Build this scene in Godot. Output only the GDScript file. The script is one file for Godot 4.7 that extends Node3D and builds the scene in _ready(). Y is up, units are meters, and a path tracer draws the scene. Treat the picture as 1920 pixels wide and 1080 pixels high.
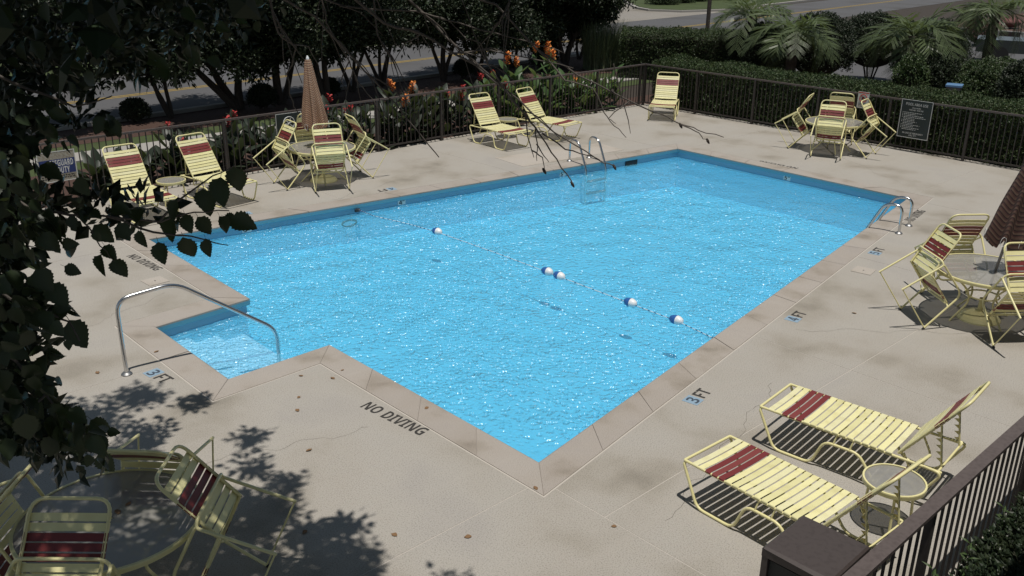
extends Node3D
# A motel pool seen from an upper floor. Metres; east-ish along the long fence is +x, the far side is -z, the deck is y = 0.

const CAM_H := 4.9
const SUN := Vector3(-0.0815, 0.985, 0.1533)

var rng := RandomNumberGenerator.new()
var M := {}


func _ready() -> void:
	rng.seed = 7
	camera_and_light()
	materials()
	ground()
	pool()
	deck()
	road_and_lot()
	fences()
	motel()
	background_plants()
	cannas()
	palms()
	parked_things()
	pool_fittings()
	signs()
	furniture()
	near_tree()
	litter()


func camera_and_light() -> void:
	var cam := Camera3D.new()
	cam.name = "camera"
	cam.fov = 34.475
	cam.near = 0.05
	cam.far = 900.0
	cam.transform = Transform3D(Basis(Vector3(0.728582, 0.011808, 0.684857), Vector3(0.238981, 0.932639, -0.270319), Vector3(-0.641916, 0.360618, 0.676682)), Vector3(0, CAM_H, 0))
	add_child(cam)
	cam.current = true
	var sky_m := ProceduralSkyMaterial.new()
	sky_m.sky_top_color = lin(0.080, 0.115, 0.165)
	sky_m.sky_horizon_color = lin(0.34, 0.39, 0.43)
	sky_m.sky_curve = 0.2
	sky_m.ground_bottom_color = lin(0.08, 0.075, 0.06)
	sky_m.ground_horizon_color = lin(0.14, 0.15, 0.15)
	sky_m.sky_energy_multiplier = 1.0
	sky_m.sun_angle_max = 8.0
	sky_m.sun_curve = 0.1
	var env := Environment.new()
	env.background_mode = Environment.BG_SKY
	env.sky = Sky.new()
	env.sky.sky_material = sky_m
	env.tonemap_mode = Environment.TONE_MAPPER_LINEAR
	env.tonemap_exposure = 1.0
	env.sdfgi_enabled = true
	env.ssao_enabled = true
	env.ssil_enabled = true
	var we := WorldEnvironment.new()
	we.name = "world_environment"
	we.environment = env
	add_child(we)
	var sun := DirectionalLight3D.new()
	sun.name = "sun"
	sun.light_energy = 1.15
	sun.light_color = Color(1.0, 0.98, 0.95)
	sun.light_angular_distance = 0.5
	sun.shadow_enabled = true
	add_child(sun)
	sun.look_at_from_position(SUN * 50.0, Vector3.ZERO, Vector3(1, 0, 0))


# ------------------------------------------------------------------ helpers

func W(x: float, y: float, z := 0.0) -> Vector3:  # plan position (along the long fence, towards it, up) to a scene position
	return Vector3(x, z, -y)


func lin(r: float, g: float, b: float, a := 1.0) -> Color:
	var c := Color(r, g, b).linear_to_srgb()
	c.a = a
	return c


func mat(r: float, g: float, b: float, rough := 0.8, metal := 0.0, spec := 0.5) -> StandardMaterial3D:
	var m := StandardMaterial3D.new()
	m.albedo_color = lin(r, g, b)
	m.roughness = rough
	m.metallic = metal
	m.metallic_specular = spec
	return m


func noise_tex(size: int, freq: float, octaves: int, ramp: Array, sd := 1, kind := FastNoiseLite.TYPE_SIMPLEX_SMOOTH) -> NoiseTexture2D:
	var n := FastNoiseLite.new()
	n.noise_type = kind
	n.frequency = freq
	n.fractal_octaves = octaves
	n.seed = sd
	var t := NoiseTexture2D.new()
	t.width = size
	t.height = size
	t.seamless = true
	t.noise = n
	if ramp.size():
		var g := Gradient.new()
		var at := PackedFloat32Array()
		var cs := PackedColorArray()
		for r in ramp:
			at.append(r[0])
			cs.append(r[1])
		g.offsets = at
		g.colors = cs
		t.color_ramp = g
	return t


func triplanar(m: StandardMaterial3D, tex: Texture2D, metres: float, bump: Texture2D = null, bump_cm := 0.3) -> StandardMaterial3D:
	m.albedo_texture = tex
	m.uv1_triplanar = true
	m.uv1_world_triplanar = true
	m.uv1_scale = Vector3.ONE / metres
	if bump:
		m.heightmap_enabled = true
		m.heightmap_texture = bump
		m.heightmap_scale = bump_cm
	return m


func mottle(m: StandardMaterial3D, tex: Texture2D, metres: float) -> StandardMaterial3D:  # a coarse pattern over the fine one
	m.detail_enabled = true
	m.detail_blend_mode = BaseMaterial3D.BLEND_MODE_MUL
	m.detail_uv_layer = BaseMaterial3D.DETAIL_UV_2
	m.detail_albedo = tex
	m.uv2_triplanar = true
	m.uv2_world_triplanar = true
	m.uv2_scale = Vector3.ONE / metres
	return m


func obj(called: String, mesh: Mesh, m: Material, parent: Node = self) -> MeshInstance3D:
	var o := MeshInstance3D.new()
	o.name = called
	o.mesh = mesh
	o.material_override = null
	if mesh is ArrayMesh or mesh is PrimitiveMesh:
		for i in mesh.get_surface_count():
			if mesh is PrimitiveMesh:
				mesh.material = m
			else:
				o.set_surface_override_material(i, m)
	parent.add_child(o, true)
	return o


func numbered(called: String) -> String:
	if not has_node(called):
		return called
	var k := 1
	while has_node("%s_%03d" % [called, k]):
		k += 1
	return "%s_%03d" % [called, k]


func tag(o: Node, label: String, category: String, group := "") -> Node:
	o.set_meta("label", label)
	o.set_meta("category", category)
	if group:
		o.set_meta("group", group)
	return o


func thing(called: String, label: String, category: String, at := Vector3.ZERO, turn := 0.0, group := "") -> Node3D:
	var o := Node3D.new()
	o.name = numbered(called)
	add_child(o)
	o.position = at
	o.rotation.y = turn
	tag(o, label, category, group)
	return o


func struct(called: String, mesh: Mesh = null, m: Material = null) -> Node3D:
	var o: Node3D
	if mesh:
		o = obj(numbered(called), mesh, m)
	else:
		o = Node3D.new()
		o.name = numbered(called)
		add_child(o)
	o.set_meta("kind", "structure")
	return o


func copy_of(root: Node3D, label: String, group: String) -> Node3D:
	var r: Node3D = root.duplicate()
	r.name = numbered(String(root.name).rstrip("0123456789").trim_suffix("_"))
	add_child(r)
	r.set_meta("label", label)
	r.set_meta("group", group)
	return r


func scatter(called: String, mesh: Mesh, m: Material, places: Array, tints: PackedColorArray, parent: Node = self) -> MultiMeshInstance3D:
	var mm := MultiMesh.new()
	mm.transform_format = MultiMesh.TRANSFORM_3D
	mm.use_colors = tints.size() > 0
	mm.mesh = mesh
	mm.instance_count = places.size()
	for i in places.size():
		mm.set_instance_transform(i, places[i])
		if tints.size():
			mm.set_instance_color(i, tints[i % tints.size()])
	var o := MultiMeshInstance3D.new()
	o.name = called
	o.multimesh = mm
	o.material_override = m
	if mesh is ArrayMesh:
		mesh.surface_set_material(0, m)
	o.set_meta("kind", "stuff")
	parent.add_child(o, true)
	return o


func yaw_to(dx: float, dy: float) -> float:  # turns local +z towards the plan direction (dx, dy)
	return atan2(dx, -dy)


func aim(dir: Vector3, up := Vector3.UP) -> Basis:  # local +y along dir
	var y := dir.normalized()
	var x := y.cross(up if absf(y.dot(up)) < 0.98 else Vector3.RIGHT).normalized()
	return Basis(x, y, x.cross(y))


func bend(pts: Array, r: float, seg := 4, closed := false) -> PackedVector3Array:  # rounds the corners of a path
	var out := PackedVector3Array()
	var n := pts.size()
	for i in n:
		var p: Vector3 = pts[i]
		if not closed and (i == 0 or i == n - 1):
			out.append(p)
			continue
		var a: Vector3 = pts[(i + n - 1) % n]
		var b: Vector3 = pts[(i + 1) % n]
		var d := minf(r, minf(p.distance_to(a), p.distance_to(b)) * 0.49)
		var s := p + (a - p).normalized() * d
		var e := p + (b - p).normalized() * d
		for k in seg + 1:
			var t := float(k) / seg
			out.append(s.lerp(p, t).lerp(p.lerp(e, t), t))
	return out


class Shape:
	var v := PackedVector3Array()
	var n := PackedVector3Array()
	var uv := PackedVector2Array()
	var c := PackedColorArray()
	var idx := PackedInt32Array()
	var xf := Transform3D()

	func _p(p: Vector3, nn: Vector3, u := Vector2.ZERO, col := Color.WHITE) -> int:
		v.append(xf * p)
		n.append((xf.basis * nn).normalized())
		uv.append(u)
		c.append(col)
		return v.size() - 1

	func tri(a: Vector3, b: Vector3, d: Vector3) -> void:  # anticlockwise seen from the front
		var nn := (b - a).cross(d - a).normalized()
		var i := _p(a, nn)
		_p(b, nn)
		_p(d, nn)
		idx.append_array([i, i + 2, i + 1])

	func quad(a: Vector3, b: Vector3, d: Vector3, e: Vector3) -> void:
		var nn := (b - a).cross(d - a)
		if nn.length_squared() < 1e-14:
			nn = (d - a).cross(e - a)
		nn = nn.normalized()
		var i := _p(a, nn, Vector2(0, 0))
		_p(b, nn, Vector2(1, 0))
		_p(d, nn, Vector2(1, 1))
		_p(e, nn, Vector2(0, 1))
		idx.append_array([i, i + 2, i + 1, i, i + 3, i + 2])

	func box(at: Vector3, size: Vector3, b := Basis()) -> void:
		var x := b.x * size.x * 0.5
		var y := b.y * size.y * 0.5
		var z := b.z * size.z * 0.5
		quad(at - x - y + z, at + x - y + z, at + x + y + z, at - x + y + z)
		quad(at + x - y - z, at - x - y - z, at - x + y - z, at + x + y - z)
		quad(at + x - y + z, at + x - y - z, at + x + y - z, at + x + y + z)
		quad(at - x - y - z, at - x - y + z, at - x + y + z, at - x + y - z)
		quad(at - x + y + z, at + x + y + z, at + x + y - z, at - x + y - z)
		quad(at - x - y - z, at + x - y - z, at + x - y + z, at - x - y + z)

	func tube(path: PackedVector3Array, r: float, sides := 8, closed := false, r_end := -1.0) -> void:
		var m := path.size()
		if m < 2:
			return
		var first := v.size()
		var side := Vector3.ZERO
		for i in m:
			var prev := path[(i + m - 1) % m] if closed or i > 0 else path[i]
			var next := path[(i + 1) % m] if closed or i < m - 1 else path[i]
			var along := (next - prev).normalized()
			if i == 0:
				side = along.cross(Vector3.UP if absf(along.y) < 0.9 else Vector3.RIGHT).normalized()
			side = (side - along * side.dot(along)).normalized()
			var other := along.cross(side)
			var rr := r if r_end < 0.0 else lerpf(r, r_end, float(i) / (m - 1))
			for k in sides:
				var a := TAU * k / sides
				var o := side * cos(a) + other * sin(a)
				_p(path[i] + o * rr, o, Vector2(float(k) / sides, float(i)))
		for i in (m if closed else m - 1):
			for k in sides:
				var a0 := first + i * sides + k
				var a1 := first + i * sides + (k + 1) % sides
				var b0 := first + ((i + 1) % m) * sides + k
				var b1 := first + ((i + 1) % m) * sides + (k + 1) % sides
				idx.append_array([a0, b0, a1, a1, b0, b1])
		if not closed:
			for e in 2:
				var at := path[0] if e == 0 else path[m - 1]
				var out_ := (path[0] - path[1]).normalized() if e == 0 else (path[m - 1] - path[m - 2]).normalized()
				var hub := _p(at + out_ * (r if r_end < 0.0 or e == 0 else r_end) * 0.35, out_)
				var row := first if e == 0 else first + (m - 1) * sides
				for k in sides:
					idx.append_array([hub, row + k, row + (k + 1) % sides] if e == 0 else [hub, row + (k + 1) % sides, row + k])

	func lathe(profile: Array, seg := 24) -> void:  # [radius, height] from top to bottom or round
		var m := profile.size()
		for i in m - 1:
			var p: Vector2 = Vector2(profile[i][0], profile[i][1])
			var q: Vector2 = Vector2(profile[i + 1][0], profile[i + 1][1])
			var t := (q - p).normalized()
			var nr := Vector2(-t.y, t.x)
			var first := v.size()
			for k in seg + 1:
				var a := TAU * k / seg
				var o := Vector3(cos(a), 0, sin(a))
				_p(o * p.x + Vector3(0, p.y, 0), o * nr.x + Vector3(0, nr.y, 0), Vector2(float(k) / seg, float(i) / (m - 1)))
				_p(o * q.x + Vector3(0, q.y, 0), o * nr.x + Vector3(0, nr.y, 0), Vector2(float(k) / seg, float(i + 1) / (m - 1)))
			for k in seg:
				var j := first + k * 2
				idx.append_array([j, j + 1, j + 2, j + 2, j + 1, j + 3])

	func prism(poly: PackedVector2Array, top: float, bottom: float) -> void:  # poly in plan (x, y) as W() takes it
		var p := poly
		if Geometry2D.is_polygon_clockwise(p):
			p = p.duplicate()
			p.reverse()
		var tris := Geometry2D.triangulate_polygon(p)
		var first := v.size()
		for q in p:
			_p(Vector3(q.x, top, -q.y), Vector3.UP, q)
		for k in range(0, tris.size(), 3):
			var a := p[tris[k]]
			var b := p[tris[k + 1]]
			var d := p[tris[k + 2]]
			if (b - a).cross(d - a) > 0.0:
				idx.append_array([first + tris[k], first + tris[k + 2], first + tris[k + 1]])
			else:
				idx.append_array([first + tris[k], first + tris[k + 1], first + tris[k + 2]])
		if bottom < top:
			for i in p.size():
				var a := p[i]
				var b := p[(i + 1) % p.size()]
				quad(Vector3(a.x, bottom, -a.y), Vector3(b.x, bottom, -b.y), Vector3(b.x, top, -b.y), Vector3(a.x, top, -a.y))

	func sheet(rows: Array, double_ := false) -> void:  # rows of points, smooth
		var w: int = rows[0].size()
		var h := rows.size()
		var first := v.size()
		for i in h:
			for k in w:
				var right: Vector3 = rows[i][mini(k + 1, w - 1)] - rows[i][maxi(k - 1, 0)]
				var down: Vector3 = rows[mini(i + 1, h - 1)][k] - rows[maxi(i - 1, 0)][k]
				var nn := right.cross(down)
				_p(rows[i][k], nn if nn.length_squared() > 1e-16 else Vector3.UP, Vector2(float(k) / maxi(w - 1, 1), float(i) / maxi(h - 1, 1)))
		for i in h - 1:
			for k in w - 1:
				var a := first + i * w + k
				idx.append_array([a, a + w, a + 1, a + 1, a + w, a + w + 1])

	func mesh() -> ArrayMesh:
		var arr := []
		arr.resize(Mesh.ARRAY_MAX)
		arr[Mesh.ARRAY_VERTEX] = v
		arr[Mesh.ARRAY_NORMAL] = n
		arr[Mesh.ARRAY_TEX_UV] = uv
		arr[Mesh.ARRAY_INDEX] = idx
		var am := ArrayMesh.new()
		am.add_surface_from_arrays(Mesh.PRIMITIVE_TRIANGLES, arr)
		return am


func tube_mesh(path: PackedVector3Array, r: float, sides := 8, closed := false, r_end := -1.0) -> ArrayMesh:
	var s := Shape.new()
	s.tube(path, r, sides, closed, r_end)
	return s.mesh()


func box_mesh(size: Vector3, at := Vector3.ZERO) -> ArrayMesh:
	var s := Shape.new()
	s.box(at, size)
	return s.mesh()


func prism_mesh(poly: PackedVector2Array, top: float, bottom: float) -> ArrayMesh:
	var s := Shape.new()
	s.prism(poly, top, bottom)
	return s.mesh()


func rect(x0: float, x1: float, y0: float, y1: float) -> PackedVector2Array:
	return PackedVector2Array([Vector2(x0, y0), Vector2(x1, y0), Vector2(x1, y1), Vector2(x0, y1)])


func lettering(words: String, w: float, h: float, m: Material, parent: Node, at: Vector3, right: Vector3, up: Vector3, bold := true, called := "lettering") -> MeshInstance3D:
	var f := SystemFont.new()
	f.font_names = PackedStringArray(["Droid Sans"])
	f.font_weight = 700 if bold else 400
	var t := TextMesh.new()
	t.text = words
	t.font = f
	t.font_size = 64
	t.pixel_size = 0.01
	t.depth = 0.01
	t.curve_step = 2.0
	var box := t.get_aabb()
	var o := obj(called, t, m, parent)
	var sx := w / maxf(box.size.x, 0.001)
	var sy := h / maxf(box.size.y, 0.001)
	var b := Basis(right.normalized() * sx, up.normalized() * sy, right.cross(up).normalized() * 0.2)
	o.transform = Transform3D(b, at - b * (box.position + box.size * 0.5))
	return o


# ------------------------------------------------------------------ materials

func materials() -> void:
	var grain := noise_tex(1024, 0.09, 4, [[0.0, lin(0.45, 0.45, 0.45)], [0.3, lin(0.80, 0.80, 0.79)], [0.52, lin(0.96, 0.95, 0.94)], [0.8, lin(1.0, 1.0, 1.0)], [1.0, lin(1.0, 1.0, 1.0)]], 3)
	var stains := noise_tex(1024, 0.0045, 6, [[0.0, lin(0.62, 0.60, 0.56)], [0.22, lin(0.84, 0.82, 0.78)], [0.42, lin(0.965, 0.955, 0.94)], [0.7, lin(1.0, 1.0, 1.0)], [1.0, lin(0.93, 0.93, 0.95)]], 12)
	var pits := noise_tex(512, 0.2, 3, [], 5)
	M.deck = mottle(triplanar(mat(0.398, 0.374, 0.338, 0.9, 0, 0.3), grain, 1.7, pits, 0.12), stains, 9.3)
	M.coping = mottle(triplanar(mat(0.402, 0.366, 0.330, 0.9, 0, 0.3), grain, 1.3, pits, 0.1), stains, 5.1)
	M.coping_b = mottle(triplanar(mat(0.382, 0.345, 0.310, 0.9, 0, 0.3), grain, 1.3, pits, 0.1), stains, 5.1)
	M.patch = mottle(triplanar(mat(0.46, 0.42, 0.375, 0.9, 0, 0.3), grain, 1.7, pits, 0.1), stains, 7.0)
	M.joint = triplanar(mat(0.52, 0.48, 0.43, 0.9), grain, 0.7)
	M.floor_paint = mottle(mat(0.095, 0.55, 0.82, 0.7), noise_tex(256, 0.02, 3, [[0.0, lin(0.9, 0.95, 0.97)], [1.0, lin(1, 1, 1)]], 8), 6.0)
	M.bounce_lit_wall_paint = mat(0.34, 0.76, 0.93, 0.6)  # pool wall below water, lightened to stand for light bounced off the floor
	M.shaded_wall_paint = mat(0.22, 0.42, 0.56, 0.4)  # same plain wall above water, shade put into a darker blue
	M.step_paint = mat(0.30, 0.66, 0.88, 0.7)
	M.edge_paint = mat(0.12, 0.33, 0.42, 0.5)
	M.white_tile = mat(0.78, 0.78, 0.76, 0.35)
	M.mortar = mat(0.24, 0.21, 0.185, 0.95)
	M.crack = mat(0.10, 0.088, 0.074, 0.95)
	M.black = mat(0.018, 0.017, 0.016, 0.7)
	M.worn_black = triplanar(mat(0.04, 0.037, 0.034, 0.85), grain, 0.5)
	M.worn_blue = triplanar(mat(0.26, 0.37, 0.47, 0.85), grain, 0.5)
	M.dark_blue = triplanar(mat(0.05, 0.07, 0.10, 0.85), grain, 0.5)
	M.steel = mat(0.62, 0.62, 0.62, 0.22, 1.0)
	M.steel_flange = mat(0.36, 0.36, 0.36, 0.5, 1.0)
	M.cream = mat(0.76, 0.695, 0.355, 0.4)
	M.cream.clearcoat_enabled = true
	M.cream.clearcoat = 0.3
	M.strap = mottle(mat(0.79, 0.74, 0.395, 0.5), noise_tex(256, 0.03, 3, [[0.0, lin(0.88, 0.86, 0.8)], [0.5, lin(1, 1, 1)], [1.0, lin(1, 1, 1)]], 22), 1.3)
	M.maroon = mat(0.17, 0.025, 0.024, 0.5)
	M.strap_faded = M.strap.duplicate()
	M.strap_faded.albedo_color = lin(0.74, 0.70, 0.42)
	M.strap_dull = M.strap.duplicate()
	M.strap_dull.albedo_color = lin(0.70, 0.655, 0.345)
	M.maroon_faded = mat(0.20, 0.040, 0.036, 0.55)
	M.foot_cap = mat(0.02, 0.02, 0.02, 0.6)
	var g := StandardMaterial3D.new()
	g.albedo_color = lin(0.40, 0.385, 0.35, 0.60)
	g.transparency = BaseMaterial3D.TRANSPARENCY_ALPHA
	g.albedo_texture = noise_tex(128, 0.05, 2, [[0.0, lin(0.85, 0.85, 0.85)], [1.0, lin(1, 1, 1)]], 4)
	g.roughness = 0.27
	g.metallic_specular = 1.0
	M.frosted = g
	M.iron = mottle(mat(0.050, 0.043, 0.040, 0.55), noise_tex(256, 0.05, 3, [[0.0, lin(0.75, 0.7, 0.68)], [1.0, lin(1, 1, 1)]], 31), 0.9)
	M.rail = triplanar(mat(0.105, 0.083, 0.076, 0.5), noise_tex(512, 0.03, 5, [[0.0, lin(0.7, 0.68, 0.67)], [0.6, lin(1, 1, 1)], [1.0, lin(1, 1, 1)]], 32), 0.8)
	M.asphalt = mottle(triplanar(mat(0.100, 0.100, 0.106, 0.9), grain, 2.3), stains, 23.0)
	M.driveway = mottle(triplanar(mat(0.27, 0.25, 0.225, 0.9), grain, 2.3), stains, 21.0)
	M.kerb = triplanar(mat(0.36, 0.345, 0.32, 0.9), grain, 1.1)
	M.yellow = triplanar(mat(0.32, 0.22, 0.05, 0.8), grain, 0.6)
	M.grass = mottle(triplanar(mat(0.060, 0.085, 0.026, 0.95), noise_tex(512, 0.12, 3, [[0.0, lin(0.4, 0.42, 0.4)], [0.5, lin(0.9, 0.9, 0.85)], [1.0, lin(1, 1, 0.95)]], 41), 1.9), stains, 13.0)
	M.mulch = triplanar(mat(0.105, 0.060, 0.044, 0.95), noise_tex(512, 0.14, 4, [[0.0, lin(0.3, 0.3, 0.3)], [0.5, lin(0.85, 0.8, 0.8)], [1.0, lin(1, 1, 1)]], 42), 1.1, pits, 1.5)
	M.soil = triplanar(mat(0.055, 0.042, 0.032, 0.95), noise_tex(512, 0.1, 4, [[0.0, lin(0.5, 0.5, 0.5)], [1.0, lin(1, 1, 1)]], 43), 1.5)
	M.bark = triplanar(mat(0.085, 0.068, 0.055, 0.9), noise_tex(256, 0.06, 4, [[0.0, lin(0.4, 0.4, 0.4)], [0.6, lin(1, 1, 1)], [1.0, lin(1, 1, 1)]], 44), 0.5, pits, 0.8)
	M.twig = mat(0.10, 0.085, 0.072, 0.8)
	M.leaf = leaf_mat(0.045, 0.075, 0.024, 0.16)
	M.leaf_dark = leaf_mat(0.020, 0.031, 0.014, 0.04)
	M.leaf_hedge = leaf_mat(0.045, 0.070, 0.024, 0.06)
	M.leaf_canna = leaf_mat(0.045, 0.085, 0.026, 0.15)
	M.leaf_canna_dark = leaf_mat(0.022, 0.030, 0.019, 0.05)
	M.leaf_palm = leaf_mat(0.075, 0.100, 0.045, 0.12)
	M.leaf_reed = leaf_mat(0.15, 0.19, 0.11, 0.15)
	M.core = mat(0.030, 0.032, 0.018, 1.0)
	M.red = mat(0.36, 0.022, 0.020, 0.6)
	M.orange = mat(0.72, 0.24, 0.045, 0.6)
	M.dry_leaf = mat(0.20, 0.115, 0.055, 0.85)
	M.rope = mat(0.62, 0.66, 0.68, 0.7)
	M.rope_blue = mat(0.03, 0.06, 0.14, 0.7)
	M.float_white = mat(0.80, 0.80, 0.80, 0.3)
	M.float_blue = mat(0.03, 0.12, 0.36, 0.35)
	M.sign_green = mat(0.016, 0.026, 0.026, 0.5)
	M.sign_white = mat(0.62, 0.63, 0.62, 0.5)
	M.sign_blue = mat(0.018, 0.035, 0.15, 0.5)
	M.sign_cream = triplanar(mat(0.36, 0.34, 0.29, 0.6), noise_tex(256, 0.03, 4, [[0.0, lin(0.6, 0.5, 0.42)], [0.6, lin(1, 1, 1)], [1.0, lin(1, 1, 1)]], 51), 0.35)
	M.sign_red = mat(0.45, 0.04, 0.03, 0.5)
	M.bin = triplanar(mat(0.060, 0.047, 0.043, 0.5), noise_tex(512, 0.02, 5, [[0.0, lin(0.75, 0.73, 0.72)], [0.5, lin(1, 1, 1)], [1.0, lin(1.1, 1.1, 1.12)]], 52), 0.6)
	M.bin_panel = mat(0.016, 0.020, 0.020, 0.6)
	M.pole_grey = mat(0.32, 0.30, 0.29, 0.5, 0.3)


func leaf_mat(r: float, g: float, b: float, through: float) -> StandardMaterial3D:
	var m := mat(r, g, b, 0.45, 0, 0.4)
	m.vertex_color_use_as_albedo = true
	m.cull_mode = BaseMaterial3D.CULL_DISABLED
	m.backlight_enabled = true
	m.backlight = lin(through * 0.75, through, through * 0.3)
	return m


func tints(spread: float, n := 24) -> PackedColorArray:
	var out := PackedColorArray()
	for i in n:
		var k := rng.randf_range(1.0 - spread, 1.0 + spread)
		var w := rng.randf_range(-0.12, 0.16)
		out.append(Color(k * (1.0 + w), k, k * (1.0 - w * 0.5)))
	return out


# ------------------------------------------------------------------ ground, pool, deck

const POOL := [Vector2(5.65, 5.54), Vector2(18.06, 7.58), Vector2(18.15, 13.37), Vector2(5.72, 14.89), Vector2(5.66, 11.36), Vector2(4.26, 11.27), Vector2(4.25, 9.24), Vector2(5.64, 9.27)]
const WATER := -0.21


func grown(by: float) -> PackedVector2Array:  # the pool outline moved outwards, corner for corner
	var out := PackedVector2Array()
	var n := POOL.size()
	for i in n:
		var p: Vector2 = POOL[i]
		var d0: Vector2 = (p - POOL[(i + n - 1) % n]).normalized()
		var d1: Vector2 = (POOL[(i + 1) % n] - p).normalized()
		var n0 := Vector2(d0.y, -d0.x)
		var n1 := Vector2(d1.y, -d1.x)
		out.append(p + (n0 + n1) * by / (1.0 + n0.dot(n1)))
	return out


func floor_z(x: float) -> float:
	return -0.66 - clampf((x - 5.65) / 12.4, 0.0, 1.0) * 0.30


func ground() -> void:
	var s := Shape.new()
	var far := 420.0
	for r in [rect(-far, 3.6, -far, far), rect(18.7, far, -far, far), rect(3.6, 18.7, -far, 5.0), rect(3.6, 18.7, 15.4, far)]:
		s.prism(r, -0.06, -0.06)
	struct("ground", s.mesh(), M.soil)


func pool() -> void:
	var basin := struct("pool_basin")
	var n := POOL.size()
	var inner := grown(0.03)
	# floor, sloping down to the far end
	var fl := Shape.new()
	var a := grown(0.05)
	var tris := Geometry2D.triangulate_polygon(a)
	var sub := 14
	for i in sub:
		var x0 := 4.0 + (18.4 - 4.0) * i / sub
		var x1 := 4.0 + (18.4 - 4.0) * (i + 1) / sub
		for piece in Geometry2D.intersect_polygons(a, rect(x0, x1, 0, 20)):
			var at := fl.v.size()
			fl.prism(piece, 0, 0)
			for k in range(at, fl.v.size()):
				fl.v[k].y = floor_z(fl.v[k].x)
	obj("floor", fl.mesh(), M.floor_paint, basin)
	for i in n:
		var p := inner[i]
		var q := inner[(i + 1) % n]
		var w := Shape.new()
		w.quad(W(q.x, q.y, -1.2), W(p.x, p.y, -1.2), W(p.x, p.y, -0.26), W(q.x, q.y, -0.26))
		obj("wall", w.mesh(), M.bounce_lit_wall_paint, basin)
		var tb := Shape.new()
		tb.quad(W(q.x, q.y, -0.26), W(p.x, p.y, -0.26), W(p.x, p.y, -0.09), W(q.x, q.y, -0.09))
		obj("shaded_wall_band", tb.mesh(), M.shaded_wall_paint, basin)  # no tiles here: top strip of the wall with its shade painted in
	for k in 3:
		var st := rect(4.1, 4.72 + 0.42 * k, 9.1, 11.42)
		for piece in Geometry2D.intersect_polygons(grown(0.04), st):
			obj("step", prism_mesh(piece, -0.31 - 0.11 * k, -1.2), M.step_paint, basin)
	# coping stones
	var outer := grown(0.37)
	var lip := grown(-0.012)
	for i in n:
		var p0: Vector2 = lip[i]
		var p1: Vector2 = lip[(i + 1) % n]
		var o0 := outer[i]
		var o1 := outer[(i + 1) % n]
		var length := p0.distance_to(p1)
		var cuts := maxi(1, roundi(length / 0.98))
		for k in cuts:
			var t0 := float(k) / cuts
			var t1 := float(k + 1) / cuts
			var gap := 0.004 / length
			var e0 := t0 + gap
			var e1 := t1 - gap
			var c := Shape.new()
			var i0 := p0.lerp(p1, e0)
			var i1 := p0.lerp(p1, e1)
			var u0 := o0.lerp(o1, e0)
			var u1 := o0.lerp(o1, e1)
			var top := 0.004 + rng.randf_range(-0.0015, 0.0015)
			coping_stone(c, i0, i1, u0, u1, top)
			obj("coping_stone", c.mesh(), M.coping if rng.randf() < 0.6 else M.coping_b, basin)
		var bed := Shape.new()
		bed.quad(W(p0.x, p0.y, -0.006), W(o0.x, o0.y, -0.001), W(o1.x, o1.y, -0.001), W(p1.x, p1.y, -0.006))
		obj("mortar_bed", bed.mesh(), M.mortar, basin)
		var nosing := Shape.new()
		var low0 := lip[i]
		var low1 := lip[(i + 1) % n]
		var back := grown(0.0)
		nosing.quad(W(low1.x, low1.y, -0.085), W(low0.x, low0.y, -0.085), W(low0.x, low0.y, -0.028), W(low1.x, low1.y, -0.028))
		nosing.quad(W(back[(i + 1) % n].x, back[(i + 1) % n].y, -0.1), W(back[i].x, back[i].y, -0.1), W(low0.x, low0.y, -0.085), W(low1.x, low1.y, -0.085))
		obj("painted_edge", nosing.mesh(), M.edge_paint, basin)
	water()
	# depth numbers on the wall above the water
	depth_tile(basin, "3\"", 7.42, 3)
	depth_tile(basin, "4\"", 10.56, 3)
	depth_tile(basin, "5\"", 14.62, 3)
	depth_tile(basin, "5\"", 10.35, 1)
	# skimmer mouth in the far left wall
	var d: Vector2 = (POOL[3] - POOL[2]).normalized()
	var at2: Vector2 = POOL[2] + d * 1.5 + Vector2(d.y, -d.x) * 0.02
	var sk := obj("skimmer_mouth", box_mesh(Vector3(0.36, 0.13, 0.04)), M.black, basin)
	sk.position = W(at2.x, at2.y, -0.16)
	sk.rotation.y = yaw_to(-d.y, d.x)
	# underwater lamp ring on the left wall
	var ring := Shape.new()
	var pts := PackedVector3Array()
	for k in 20:
		pts.append(Vector3(cos(TAU * k / 20) * 0.15, sin(TAU * k / 20) * 0.06, 0))
	ring.tube(pts, 0.018, 6, true)
	var lr := obj("lamp_ring", ring.mesh(), M.sign_green, basin)
	lr.position = W(9.35, 14.36, -0.34)
	lr.rotation.y = yaw_to(-d.y, d.x)


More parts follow.
